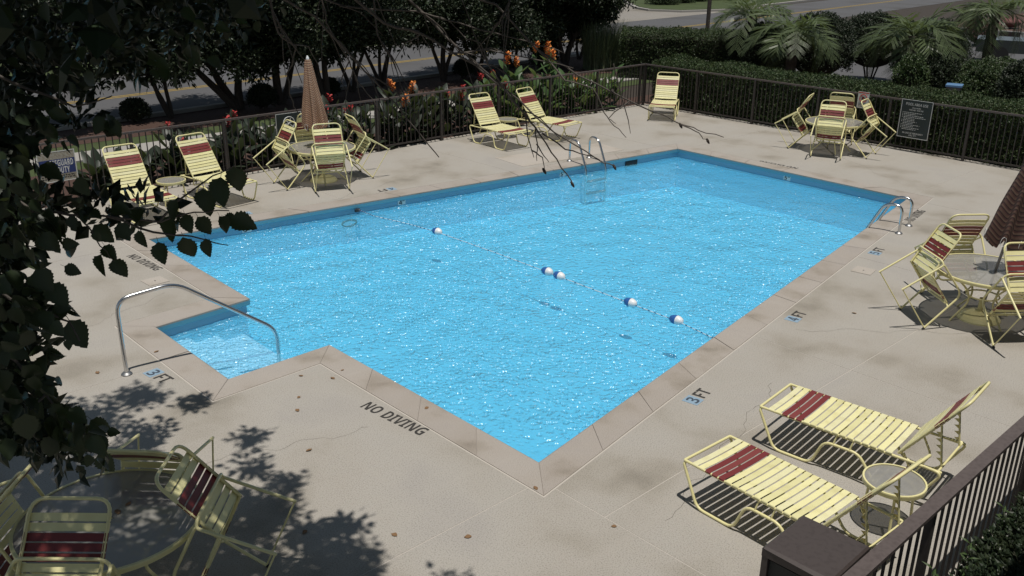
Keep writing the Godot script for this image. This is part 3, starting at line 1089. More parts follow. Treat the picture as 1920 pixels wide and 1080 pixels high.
	for k in 5:
		dome_shrub("island_shrub", ["leftmost low shrub on the far grass island", "second low shrub on the far grass island", "third low shrub on the far grass island", "fourth low shrub on the far grass island", "rightmost low shrub on the far grass island"][k], W(54.5 + 2.3 * k, 42.4 + 0.35 * k, 0.5), Vector3(1.3, 0.75, 1.2), 2600, M.leaf_hedge)
	# dense planting outside the near fence
	hedge("dark unclipped shrubbery outside the near brown fence", Vector2(4.2, 1.05), Vector2(12.5, 1.25), 1.45, 0.62, 900.0, M.leaf_dark, "shrubbery")
	var sprigs := [[5.35, 1.72, 0.75], [5.75, 1.70, 0.8], [6.3, 1.74, 0.75], [7.2, 1.76, 0.6], [7.9, 1.78, 0.55]]
	for i in sprigs.size():
		var q: Array = sprigs[i]
		var t := thing("leafy_sprig", ["leafy green sprig nearest the brown bin, poking through the fence", "tall leafy green sprig second from the brown bin, by the fence", "bright leafy sprig in the middle of the near fence", "small leafy sprig by the fence below the lounger back", "farthest small sprig along the near fence"][i], "plant sprig", W(q[0], q[1], 0.05))
		var st := Shape.new()
		var tip := Vector3(rng.randf_range(-0.06, 0.06), q[2], rng.randf_range(-0.12, 0.0))
		st.tube(PackedVector3Array([Vector3.ZERO, tip * 0.5 + Vector3(0.03, 0, 0), tip]), 0.006, 5, false, 0.002)
		obj("stem", st.mesh(), M.leaf, t)
		var lf := leaflet(0.085, 0.028)
		for k in 16:
			var u := 0.35 + 0.65 * k / 15.0
			var l := obj("leaf", lf, M.leaf, t)
			l.transform = Transform3D(aim(Vector3(cos(k * 2.4), 0.5, sin(k * 2.4))), tip * u)


func motel() -> void:  # unseen wing of the viewpoint building, added so its roof shades the near planting
	var o := thing("added_shade_motel", "unseen motel wing added to shade the planting along the near fence", "building", W(16.5, -1.9, -0.06))
	obj("wall", box_mesh(Vector3(23.0, 7.2, 0.25), Vector3(0, 3.6, 0)), M.kerb, o)
	var roof := obj("roof", box_mesh(Vector3(24.6, 0.2, 6.2), Vector3(-0.6, 7.4, 0.7)), M.rail, o)
	for k in 5:
		var d := obj("door", box_mesh(Vector3(0.95, 2.05, 0.05), Vector3(-9.5 + 4.5 * k, 4.35, -0.15)), M.maroon, o)
		obj("window", box_mesh(Vector3(1.5, 1.2, 0.04), Vector3(-7.8 + 4.5 * k, 4.75, -0.145)), M.sign_green, o)


func cannas() -> void:
	var leaves := []
	for k in 3:
		var s := Shape.new()
		var len_: float = [0.52, 0.42, 0.60][k]
		var rows := []
		for i in 9:
			var t := i / 8.0
			var c := Vector3(0, len_ * t * (1.0 - 0.18 * t), len_ * (0.10 + 0.38 * k * 0.4) * t * t)
			var w := 0.085 * pow(sin(PI * clampf(t * 0.94 + 0.03, 0, 1)), 0.8) * (1.1 if k == 1 else 0.95)
			rows.append([c + Vector3(-w, 0.0, w * 0.35), c, c + Vector3(w, 0.0, w * 0.35)])
		s.sheet(rows)
		leaves.append(s.mesh())
	var bloom := Shape.new()
	for k in 15:
		var up := 0.012 * k - 0.05
		var b := aim(Vector3(cos(k * 2.3), 0.45 + 0.05 * (k % 4), sin(k * 2.3)))
		bloom.xf = Transform3D(b, Vector3(0, up, 0))
		var rows := []
		for i in 4:
			var t := i / 3.0
			var w := 0.026 * sin(PI * (t * 0.8 + 0.12))
			rows.append([Vector3(-w, 0.085 * t, 0.006), Vector3(0, 0.085 * t, -0.012 * t), Vector3(w, 0.085 * t, 0.008 - 0.02 * t)])
		bloom.sheet(rows)
	var bm := bloom.mesh()
	# [x, y, height, flower, dark]: flower 0 none, 1 red, 2 orange
	var spots := []
	var flowers := [[7.75, 18.35, 1.12, 1], [8.0, 18.3, 0.75, 1], [9.0, 18.4, 1.0, 1], [9.35, 18.5, 1.12, 1], [11.6, 18.4, 1.0, 1], [12.0, 18.25, 0.92, 1], [11.75, 18.6, 1.18, 1], [12.35, 18.45, 0.9, 1], [13.62, 18.1, 1.06, 2], [13.63, 18.7, 1.36, 2], [14.0, 18.5, 1.26, 2], [14.95, 18.3, 0.98, 1], [15.3, 18.25, 0.9, 1], [15.6, 18.5, 1.05, 1], [16.35, 18.5, 1.25, 1], [16.6, 18.4, 1.35, 1], [17.0, 18.2, 1.02, 1], [17.5, 18.6, 1.72, 2], [17.65, 18.65, 1.6, 2], [18.4, 18.6, 1.95, 2], [18.9, 18.6, 1.72, 2], [19.15, 18.7, 1.66, 2], [19.3, 18.9, 1.85, 2], [19.6, 18.3, 0.9, 2]]
	for f in flowers:
		spots.append(f)
	for q in [[13.2, 17.98, 1.05], [13.55, 17.92, 0.9], [13.9, 17.95, 1.1], [14.3, 18.0, 0.95]]:
		spots.append([q[0], q[1], q[2], 0])
	for i in 104:
		var x := 6.2 + 15.4 * i / 104.0 + rng.randf_range(-0.1, 0.1)
		spots.append([x, 18.05 + rng.randf() * 0.75, (0.6 if x < 9.6 else 1.1) * rng.randf_range(0.7, 1.08), 0])
	var ord := ["first", "second", "third", "fourth", "fifth", "sixth", "seventh", "eighth", "ninth", "tenth", "eleventh", "twelfth", "thirteenth", "fourteenth", "fifteenth", "sixteenth"]
	var red_n := 0
	var orange_n := 0
	for sp in spots:
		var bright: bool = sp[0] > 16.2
		var label := "tall canna stem with red blossom, %s red one from the left along the fence" % ord[mini(red_n, 15)]
		var group := "red flowering cannas behind the left fence"
		if sp[3] == 0:
			label = "bright green flowerless canna among the foliage near the far fence corner" if bright else "dark flowerless canna among the foliage behind the left fence"
			group = "bright flowerless cannas near the far corner" if bright else "dark flowerless cannas behind the left fence"
		elif sp[3] == 1:
			red_n += 1
		else:
			label = "tall canna stem with orange blossom, %s orange one from the left" % ord[mini(orange_n, 15)]
			group = "orange flowering cannas behind the left fence"
			orange_n += 1
		var o := thing("canna_lily", label, "canna", W(sp[0], sp[1], -0.04), rng.randf_range(0, TAU), group)
		var h: float = sp[2]
		var st := Shape.new()
		var lean := Vector3(rng.randf_range(-0.1, 0.1), 0, rng.randf_range(-0.1, 0.1))
		st.tube(PackedVector3Array([Vector3.ZERO, Vector3(0, h * 0.5, 0) + lean * 0.4, Vector3(0, h, 0) + lean]), 0.013, 6, false, 0.006)
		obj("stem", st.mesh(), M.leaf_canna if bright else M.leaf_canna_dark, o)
		for k in 9:
			var t := k / 8.0
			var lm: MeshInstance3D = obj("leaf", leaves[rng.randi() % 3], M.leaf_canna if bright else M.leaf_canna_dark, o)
			var b := Basis(Vector3.UP, k * 2.3 + rng.randf_range(-0.4, 0.4)) * Basis(Vector3.RIGHT, rng.randf_range(0.15, 0.85) + 0.25 * (1.0 - t))
			var top := h * (0.82 if sp[3] else 0.75)
			lm.transform = Transform3D(b.scaled(Vector3.ONE * rng.randf_range(0.85, 1.35)), Vector3(0, top * t * 0.9 + 0.03, 0) + lean * t)
		if sp[3]:
			for k in (2 if sp[3] == 2 else 1):
				obj("flower", bm, M.red if sp[3] == 1 else M.orange, o).transform = Transform3D(Basis(Vector3.UP, rng.randf() * TAU).scaled(Vector3.ONE * rng.randf_range(0.85, 1.25)), Vector3(0.05 * k, h - 0.12 * k, 0.03 * k) + lean)


func palms() -> void:
	var fronds := []
	for k in 3:
		var s := Shape.new()
		var len_ := 2.1
		var path := PackedVector3Array()
		for i in 15:
			var t := i / 14.0
			var sag: float = [0.75, 1.15, 0.5][k]
			path.append(Vector3(0, len_ * (0.62 * t - sag * t * t * 0.95), len_ * (t * 0.85 - 0.22 * t * t)))
		s.tube(path, 0.018, 5, false, 0.004)
		for i in range(2, 15):
			for q in 4:
				var t := (i - 1 + q * 0.25) / 14.0
				var at := path[i - 1].lerp(path[i], q * 0.25)
				var along := (path[i] - path[i - 1]).normalized()
				for sd in [-1.0, 1.0]:
					var l := 0.66 * sin(PI * clampf(0.12 + t * 0.80, 0, 1)) + 0.08
					var dir := (Vector3(sd, 0, 0) * 0.75 + along * 0.75 + Vector3(0, 0.35 - 0.25 * (i % 3), 0)).normalized()
					var tip: Vector3 = at + dir * l + Vector3(0, -0.16 * l, 0)
					var mid: Vector3 = at + dir * l * 0.55 + Vector3(0, -0.05 * l, 0)
					var wv := along * 0.0125
					s.tri(at - wv * 0.6, at + wv * 0.6, mid + wv)
					s.tri(at - wv * 0.6, mid + wv, mid - wv)
					s.tri(mid - wv, mid + wv, tip)
		fronds.append(s.mesh())
	var list := [[Vector2(26.9, 15.7), 2.0, 18, "left feather palm drooping over the long hedge"], [Vector2(28.6, 12.7), 2.1, 18, "middle feather palm with visible trunk and climber at its foot"], [Vector2(30.6, 11.2), 2.9, 16, "right feather palm whose fronds hang in from the top edge"], [Vector2(27.9, 17.9), 2.35, 14, "farther feather palm behind the left one"]]
	for p in list:
		var o := thing("feather_palm", p[3], "palm", W(p[0].x, p[0].y, -0.05))
		var tr := Shape.new()
		var prof := []
		var h: float = p[1]
		for i in 13:
			var t := i / 12.0
			prof.append([0.13 + 0.025 * (i % 2) + 0.05 * t, h * (1.0 - t)])
		tr.lathe(prof, 12)
		obj("trunk", tr.mesh(), M.bark, o)
		for k in p[2]:
			var fr := obj("frond", fronds[k % 3], M.leaf_palm, o)
			var tilt := rng.randf_range(-0.5, 0.55)
			fr.transform = Transform3D(Basis(Vector3.UP, k * 2.39996 + rng.randf_range(-0.2, 0.2)) * Basis(Vector3.RIGHT, tilt) * Basis.from_scale(Vector3.ONE * rng.randf_range(0.85, 1.15)), Vector3(0, h - 0.05, 0))


func parked_things() -> void:
	# slim pole beside the second hedge
	var p := thing("thin_pole", "slim dark pole rising behind the second hedge", "pole", W(30.2, 21.3, -0.05))
	obj("shaft", tube_mesh(PackedVector3Array([Vector3.ZERO, Vector3(0, 5.2, 0)]), 0.075, 10), M.bark, p)
	obj("foot_plate", box_mesh(Vector3(0.3, 0.03, 0.3), Vector3(0, 0.02, 0)), M.iron, p)
	# dark pickup truck at the right edge
	var t := thing("pickup_truck", "dark green pickup truck parked in the lot, cut by the right edge", "truck", W(42.6, 13.3, -0.05), yaw_to(0.35, -0.94))
	var paint := mat(0.022, 0.03, 0.028, 0.25)
	paint.clearcoat_enabled = true
	var bed := Shape.new()
	bed.box(Vector3(0, 0.72, -1.7), Vector3(1.8, 0.5, 1.9))
	bed.box(Vector3(0, 0.75, 1.6), Vector3(1.75, 0.42, 1.7))
	bed.box(Vector3(0, 0.72, 0.0), Vector3(1.8, 0.5, 1.55))
	obj("body", bed.mesh(), paint, t)
	var cab := Shape.new()
	var lo := [Vector3(-0.85, 0.97, -0.75), Vector3(0.85, 0.97, -0.75), Vector3(0.85, 0.97, 0.95), Vector3(-0.85, 0.97, 0.95)]
	var hi := [Vector3(-0.7, 1.52, -0.6), Vector3(0.7, 1.52, -0.6), Vector3(0.7, 1.52, 0.35), Vector3(-0.7, 1.52, 0.35)]
	for k in 4:
		cab.quad(lo[(k + 1) % 4], lo[k], hi[k], hi[(k + 1) % 4])
	cab.quad(hi[3], hi[2], hi[1], hi[0])
	obj("cab", cab.mesh(), mat(0.02, 0.025, 0.028, 0.1), t)
	for q in [[-0.8, -1.75], [0.8, -1.75], [-0.8, 1.65], [0.8, 1.65]]:
		var wh := CylinderMesh.new()
		wh.top_radius = 0.36
		wh.bottom_radius = 0.36
		wh.height = 0.24
		var wheel := obj("wheel", wh, M.black, t)
		wheel.transform = Transform3D(Basis(Vector3(0, 0, 1), PI / 2), Vector3(q[0], 0.36, q[1]))
	# small red utility cart behind it
	var c := thing("utility_cart", "small red utility cart in the lot beyond the dark truck", "cart", W(46.4, 16.2, -0.05), yaw_to(0.9, 0.3))
	var cb := Shape.new()
	cb.box(Vector3(0, 0.45, 0.1), Vector3(0.95, 0.22, 1.9))
	cb.box(Vector3(0, 0.66, 0.85), Vector3(0.85, 0.25, 0.4))
	obj("body", cb.mesh(), mat(0.25, 0.02, 0.02, 0.4), c)
	obj("seat", box_mesh(Vector3(0.85, 0.32, 0.4), Vector3(0, 0.72, -0.2)), M.black, c)
	for q in [[-0.42, 0.35], [0.42, 0.35]]:
		obj("roof_post", tube_mesh(PackedVector3Array([Vector3(q[0], 0.5, q[1]), Vector3(q[0], 1.35, q[1] - 0.15)]), 0.02, 6), M.black, c)
	for q in [[-0.45, -0.6], [0.45, -0.6], [-0.45, 0.75], [0.45, 0.75]]:
		var wh := CylinderMesh.new()
		wh.top_radius = 0.23
		wh.bottom_radius = 0.23
		wh.height = 0.16
		obj("wheel", wh, M.black, c).transform = Transform3D(Basis(Vector3(0, 0, 1), PI / 2), Vector3(q[0], 0.23, q[1]))
	dome_shrub("flower_shrub", "dark red shrub left of the small red cart in the lot", W(47.6, 18.0, 0.55), Vector3(0.75, 0.6, 0.7), 1800, leaf_mat(0.06, 0.018, 0.016, 0.03))
	# glimpse of a blue lid between two shrubs
	var bl := thing("blue_lid_box", "small pale blue lid glimpsed between two dark shrubs", "box", W(26.6, 10.45, -0.05), 0.3)
	obj("cabinet", box_mesh(Vector3(0.42, 1.05, 0.36), Vector3(0, 0.525, 0)), M.pole_grey, bl)
	obj("lid", box_mesh(Vector3(0.46, 0.05, 0.42), Vector3(0, 1.085, 0)), mat(0.16, 0.30, 0.52, 0.25), bl)
	# pinkish rock far right
	var rk := SphereMesh.new()
	rk.radius = 0.5
	rk.height = 0.6
	var stone := obj("pink_boulder", rk, mat(0.16, 0.07, 0.065, 0.9), self)
	stone.position = W(58.0, 20.3, 0.3)
	stone.scale = Vector3(1.3, 0.9, 1.0)
	tag(stone, "pinkish rounded mound in the bed past the parking lot", "boulder")


# ------------------------------------------------------------------ things in and round the pool

func pool_fittings() -> void:
	# stair rail in the shallow bay
	var h := thing("stair_handrail", "bent stainless steel handrail over the shallow entry steps", "handrail", W(3.44, 10.14), atan2(-0.26, 1.81))
	obj("rail", tube_mesh(bend([Vector3(0, 0, 0), Vector3(0.0, 0.93, 0), Vector3(0.66, 1.0, 0), Vector3(1.84, 0.13, 0), Vector3(1.84, -0.85, 0)], 0.17, 6), 0.0245, 12), M.steel, h)
	var fl := Shape.new()
	fl.lathe([[0.0, 0.03], [0.04, 0.03], [0.062, 0.008], [0.065, 0.0]], 18)
	obj("flange", fl.mesh(), M.steel_flange, h).position = Vector3(0, 0.003, 0)
	# ladders
	for l in [["two stainless ladder hoops in the right corner by the umbrella table", Vector2(15.62, 6.63), Vector2(16.2, 6.72)], ["two stainless ladder hoops on the far left side below the bare twigs", Vector2(15.18, 14.16), Vector2(15.76, 14.09)]]:
		var a: Vector2 = l[1]
		var b: Vector2 = l[2]
		var across := (b - a).normalized()
		var into := Vector2(-across.y, across.x) if a.y < 10.0 else Vector2(across.y, -across.x)
		var o := thing("pool_ladder", l[0], "pool ladder", W(a.x, a.y), yaw_to(into.x, into.y))
		var flip := 1.0 if a.y < 10.0 else -1.0
		var wide := a.distance_to(b)
		# local +z points into the pool
		var xs := Vector3(1, 0, 0) * (W(b.x, b.y) - W(a.x, a.y)).dot(o.basis.x)
		for k in 2:
			obj("rail", tube_mesh(bend([xs * k, xs * k + Vector3(0, 0.50, 0.0), xs * k + Vector3(0, 0.50, 0.30), xs * k + Vector3(0, -0.12, 0.60), xs * k + Vector3(0, -1.2, 0.60)], 0.17, 6), 0.025, 12), M.steel, o)
			obj("flange", fl.mesh(), M.steel_flange, o).position = xs * k + Vector3(0, 0.003, 0)
		for k in 3:
			var tr := obj("tread", box_mesh(Vector3(wide - 0.02, 0.03, 0.09)), M.steel_flange, o)
			tr.position = xs * 0.5 + Vector3(0, -0.36 - 0.28 * k, 0.60)
	# rope with floats
	var y := WATER + 0.025
	var path := PackedVector3Array()
	var marks := [W(9.56, 14.40, -0.11), W(9.68, 14.05, y), W(9.86, 13.2, y), W(9.95, 12.45, y), W(9.97, 11.0, y), W(9.95, 9.52, y), W(9.92, 8.0, y), W(9.90, 7.05, y), W(9.78, 6.26, y)]
	for i in marks.size() - 1:
		for k in 24:
			path.append(marks[i].lerp(marks[i + 1], k / 24.0))
	var r := thing("float_rope", "blue and white rope with floats dividing the shallow end from the deep end", "float rope", Vector3.ZERO)
	obj("rope", tube_mesh(path, 0.0055, 6), M.rope, r)
	var strands := Shape.new()
	for i in range(1, path.size() - 1, 3):
		var d := (path[i + 1] - path[i]).normalized()
		strands.tube(PackedVector3Array([path[i], path[i] + d * 0.035]), 0.0068, 6)
	obj("blue_strand", strands.mesh(), M.rope_blue, r)
	obj("wall_hook", box_mesh(Vector3(0.10, 0.05, 0.05)), M.iron, r).position = W(9.56, 14.38, -0.13)
	for q in [Vector2(9.95, 12.45), Vector2(9.95, 9.67), Vector2(9.945, 9.40), Vector2(9.92, 7.93), Vector2(9.9, 7.08)]:
		var whole := Shape.new()
		var half := Shape.new()
		var pr := []
		for i in 9:
			var t := i / 8.0
			pr.append([0.068 * sqrt(1.0 - pow(1.0 - t, 2.0)) if t < 1.0 else 0.068, 0.125 * (1.0 - t)])
		var pb := []
		for i in 9:
			var t := i / 8.0
			pb.append([0.068 * sqrt(maxf(0.0, 1.0 - t * t)), -0.105 * t])
		whole.lathe(pb, 18)
		half.lathe(pr, 18)
		var f := obj("float", whole.mesh(), M.float_white, r)
		f.transform = Transform3D(aim(Vector3(-0.05, 0.02, -1)), W(q.x, q.y, y + 0.015))
		obj("blue_end", half.mesh(), M.float_blue, f)


func panel(called: String, label: String, at: Vector3, turn: float, w: float, h: float, face: Material, rim: Material) -> Node3D:
	var o := thing(called, label, "sign", at, turn)
	obj("board", box_mesh(Vector3(w, h, 0.008)), face, o)
	if rim:
		var s := Shape.new()
		var t := 0.012
		s.box(Vector3(0, h * 0.5 - t * 0.5, 0.005), Vector3(w, t, 0.004))
		s.box(Vector3(0, -h * 0.5 + t * 0.5, 0.005), Vector3(w, t, 0.004))
		s.box(Vector3(w * 0.5 - t * 0.5, 0, 0.005), Vector3(t, h - 2 * t, 0.004))
		s.box(Vector3(-w * 0.5 + t * 0.5, 0, 0.005), Vector3(t, h - 2 * t, 0.004))
		obj("border", s.mesh(), rim, o)
	return o


func print_line(o: Node, x: float, y: float, w: float, h: float, m: Material) -> void:  # small print too fine to read
	var s := Shape.new()
	var at := 0.0
	while at < w:
		var l := rng.randf_range(0.02, 0.05)
		s.box(Vector3(x + at + l * 0.5, y, 0.0055), Vector3(minf(l, w - at), h, 0.002))
		at += l + 0.012
	obj("small_print", s.mesh(), m, o)


func ring_mesh(r: float, t: float) -> ArrayMesh:
	var pts := PackedVector3Array()
	for k in 36:
		pts.append(Vector3(cos(TAU * k / 36) * r, sin(TAU * k / 36) * r, 0))
	return tube_mesh(pts, t, 6, true)


func signs() -> void:
	var X := Vector3.RIGHT
	var Y := Vector3.UP
	# lifeguard board
	var a := panel("lifeguard_sign", "weathered blue and white lifeguard sign on the left fence, behind leaves", W(5.34, 17.675, 0.78), 0.0, 0.66, 0.56, M.sign_cream, M.sign_white)
	obj("blue_field", box_mesh(Vector3(0.62, 0.27, 0.002), Vector3(0, -0.005, 0.005)), M.sign_blue, a)
	lettering("LIFEGUARD", 0.44, 0.115, M.sign_white, a, Vector3(0.06, 0.06, 0.007), X, Y)
	lettering("ON DUTY", 0.37, 0.115, M.sign_white, a, Vector3(0.02, -0.072, 0.007), X, Y)
	print_line(a, -0.30, -0.175, 0.58, 0.018, M.black)
	print_line(a, -0.30, -0.215, 0.58, 0.018, M.black)
	# no diving board
	var b := panel("no_diving_sign", "dark green board with a crossed out figure in a white ring, left fence", W(10.12, 17.675, 0.86), 0.0, 0.62, 0.66, M.sign_green, M.sign_white)
	obj("ring", ring_mesh(0.135, 0.010), M.sign_white, b).position = Vector3(0, 0.11, 0.006)
	var fg := Shape.new()
	fg.xf = Transform3D(Basis(), Vector3(0, 0.11, 0.006))
	fg.box(Vector3(0, 0, 0), Vector3(0.25, 0.020, 0.004), Basis(Vector3(0, 0, 1), -0.75))
	fg.tube(PackedVector3Array([Vector3(-0.05, -0.10, 0), Vector3(-0.03, -0.03, 0), Vector3(0.03, 0.02, 0), Vector3(0.04, 0.10, 0)]), 0.011, 6)
	fg.tube(PackedVector3Array([Vector3(-0.12, -0.01, 0), Vector3(-0.03, -0.02, 0), Vector3(0.02, 0.01, 0), Vector3(0.12, 0.02, 0)]), 0.009, 6)
	obj("swimmer_symbol", fg.mesh(), M.sign_white, b)
	lettering("No", 0.12, 0.085, M.sign_white, b, Vector3(-0.19, -0.145, 0.007), X, Y, false)
	# no glass notice
	var c := panel("no_glass_sign", "small white notice with a crossed out cup on the right fence", W(22.105, 10.81, 1.07), -PI / 2, 0.29, 0.40, M.sign_white, null)
	obj("ring", ring_mesh(0.092, 0.009), M.sign_red, c).position = Vector3(0, 0.045, 0.006)
	var cup := Shape.new()
	cup.box(Vector3(-0.01, 0.035, 0.005), Vector3(0.06, 0.09, 0.003))
	cup.box(Vector3(0.04, 0.05, 0.005), Vector3(0.03, 0.012, 0.003))
	obj("cup_symbol", cup.mesh(), M.black, c)
	obj("slash", box_mesh(Vector3(0.18, 0.014, 0.003)), M.sign_red, c).transform = Transform3D(Basis(Vector3(0, 0, 1), -0.8), Vector3(0, 0.045, 0.009))
	obj("red_band", box_mesh(Vector3(0.27, 0.022, 0.003), Vector3(0, 0.178, 0.005)), M.sign_red, c)
	for k in 3:
		print_line(c, -0.11, -0.085 - 0.035 * k, 0.22, 0.012, M.worn_black)
	# rules board
	var d := panel("pool_rules_sign", "large dark board of pool rules in white letters on the right fence", W(22.10, 9.455, 0.79), -PI / 2, 0.75, 0.90, M.sign_green, M.sign_white)
	lettering("POOL AREA USE", 0.53, 0.062, M.sign_white, d, Vector3(0, 0.345, 0.007), X, Y, false)
	lettering("POOL HOURS", 0.20, 0.030, M.sign_white, d, Vector3(0, 0.262, 0.007), X, Y, false)
	lettering("9:00 AM - 9:00 PM", 0.33, 0.034, M.sign_white, d, Vector3(0, 0.212, 0.007), X, Y, false)
	var widths := [0.44, 0.30, 0.48, 0.52, 0.26, 0.28, 0.32, 0.24, 0.40, 0.26, 0.40, 0.32]
	for k in widths.size():
		var y := 0.145 - 0.036 * k
		if not k in [4, 7, 11]:
			obj("bullet", box_mesh(Vector3(0.014, 0.014, 0.002), Vector3(-0.31, y, 0.0055)), M.sign_white, d)
		print_line(d, -0.28, y, widths[k], 0.011, M.sign_white)
	lettering("IN CASE OF EMERGENCY", 0.50, 0.036, M.sign_white, d, Vector3(0, -0.335, 0.007), X, Y, false)
	lettering("CALL 911", 0.18, 0.036, M.sign_white, d, Vector3(0, -0.385, 0.007), X, Y, false)


# ------------------------------------------------------------------ furniture

func strap_mesh(half: float, wide: float, r: float, sag: float) -> ArrayMesh:  # across x, wide in z, wrapped round tubes at +-half; y = tube centre
	var s := Shape.new()
	var t := 0.0035
	var line := [Vector2(-half + r * 0.2, -r - t), Vector2(-half - r - t, 0), Vector2(-half + r * 0.1, r + t), Vector2(-half * 0.5, r + t - sag * 0.75), Vector2(0, r + t - sag), Vector2(half * 0.5, r + t - sag * 0.75), Vector2(half - r * 0.1, r + t), Vector2(half + r + t, 0), Vector2(half - r * 0.2, -r - t)]
	var rows := []
	for p in line:
		rows.append([Vector3(p.x, p.y, wide * 0.5), Vector3(p.x, p.y, -wide * 0.5)])
	s.sheet(rows)
	# edges give the strap its thickness
	for i in range(2, 6):
		var a: Vector2 = line[i]
		var b: Vector2 = line[i + 1]
		s.quad(Vector3(a.x, a.y - t, wide * 0.5), Vector3(b.x, b.y - t, wide * 0.5), Vector3(b.x, b.y, wide * 0.5), Vector3(a.x, a.y, wide * 0.5))
		s.quad(Vector3(b.x, b.y - t, -wide * 0.5), Vector3(a.x, a.y - t, -wide * 0.5), Vector3(a.x, a.y, -wide * 0.5), Vector3(b.x, b.y, -wide * 0.5))
	return s.mesh()


func make_lounger(seat: float, total: float, straps: int, label: String, group: String) -> Node3D:
	var o := thing("strap_lounger", label, "lounger", Vector3.ZERO, 0.0, group)
	var w := 0.335
	var r := 0.014
	var H := 0.415
	obj("seat_frame", tube_mesh(bend([Vector3(-w, 0.395, total - 0.02), Vector3(-w, H, 0.02), Vector3(-w + 0.001, H, 0.0), Vector3(w - 0.001, H, 0.0), Vector3(w, H, 0.02), Vector3(w, 0.395, total - 0.02)], 0.07, 4), r, 8), M.cream, o)
	var x := w + 0.022
	for sd in [-1.0, 1.0]:
		var p := [Vector3(sd * (w - 0.012), H - 0.004, 0.012), Vector3(sd * (w + 0.01), H - 0.03, 0.005), Vector3(sd * x, r, 0.11 * total), Vector3(sd * x, r, 0.33 * total), Vector3(sd * x, 0.30, 0.39 * total), Vector3(sd * x, 0.30, 0.58 * total), Vector3(sd * x, r, 0.70 * total), Vector3(sd * x, r, 0.87 * total), Vector3(sd * x, 0.40, total), Vector3(sd * w, 0.40, total * 0.9)]
		var leg := obj("sled_leg", tube_mesh(bend(p, 0.08, 4), r, 8), M.cream, o)
		for k in 2:
			var z: float = total * (0.44 + 0.09 * k)
			obj("link", tube_mesh(PackedVector3Array([Vector3(sd * x, 0.305, z), Vector3(sd * w, H - 0.01, z + 0.02)]), 0.009, 6), M.cream, leg)
	var pitch := (seat - 0.10) / straps
	var sm := strap_mesh(w, pitch * 0.80, r, 0.010)
	for k in straps:
		obj("seat_strap", sm, [M.maroon, M.maroon_faded][k % 2] if k in [2, 3, 4] else [M.strap, M.strap_faded, M.strap, M.strap_dull][(k * 7 + straps) % 4], o).position = Vector3(0, H, 0.085 + pitch * (k + 0.5))
	# back
	var ang := deg_to_rad(54.0)
	var back := Node3D.new()
	back.name = "backrest"
	o.add_child(back)
	back.transform = Transform3D(Basis(Vector3.RIGHT, -ang), Vector3(0, H + 0.012, seat + 0.02))
	var bw := 0.305
	var L := 0.86
	obj("back_frame", tube_mesh(bend([Vector3(-bw, 0, 0), Vector3(-bw, 0, L), Vector3(bw, 0, L), Vector3(bw, 0, 0)], 0.10, 5), r, 8), M.cream, back)
	var bp := (L - 0.14) / 12.0
	var bs := strap_mesh(bw, bp * 0.82, r, 0.008)
	for k in 12:
		obj("back_strap", bs, [M.maroon, M.maroon_faded][k % 2] if k in [7, 8, 9] else [M.strap, M.strap_dull, M.strap_faded][(k * 5 + straps) % 3], back).position = Vector3(0, 0, 0.03 + bp * (k + 0.5))
	# toothed props from the head end up to the back
	for sd in [-1.0, 1.0]:
		var foot := Vector3(sd * 0.25, 0.40, total - 0.05)
		var top := Vector3(sd * 0.25, H + sin(ang) * 0.50, seat + cos(ang) * 0.50 + 0.03)
		var ps := Shape.new()
		ps.tube(PackedVector3Array([foot, top]), 0.010, 6)
		var d := (top - foot).normalized()
		var out_ := Vector3(0, -d.z, d.y).normalized()
		if out_.y > 0:
			out_ = -out_
		for k in 5:
			var c := foot.lerp(top, 0.18 + 0.15 * k)
			ps.tri(c - d * 0.03, c + out_ * 0.05 + d * 0.012, c + d * 0.02)
			ps.tri(c + d * 0.02, c + out_ * 0.05 + d * 0.012, c - d * 0.03)
		obj("ratchet_prop", ps.mesh(), M.cream, o)
	obj("prop_bar", tube_mesh(bend([Vector3(-0.25, H, seat + 0.05), Vector3(-0.25, 0.22, seat + 0.16), Vector3(0.25, 0.22, seat + 0.16), Vector3(0.25, H, seat + 0.05)], 0.06, 3), 0.011, 6), M.cream, o)
	obj("head_bar", tube_mesh(PackedVector3Array([Vector3(-w, 0.398, total - 0.05), Vector3(w, 0.398, total - 0.05)]), 0.012, 6), M.cream, o)
	return o


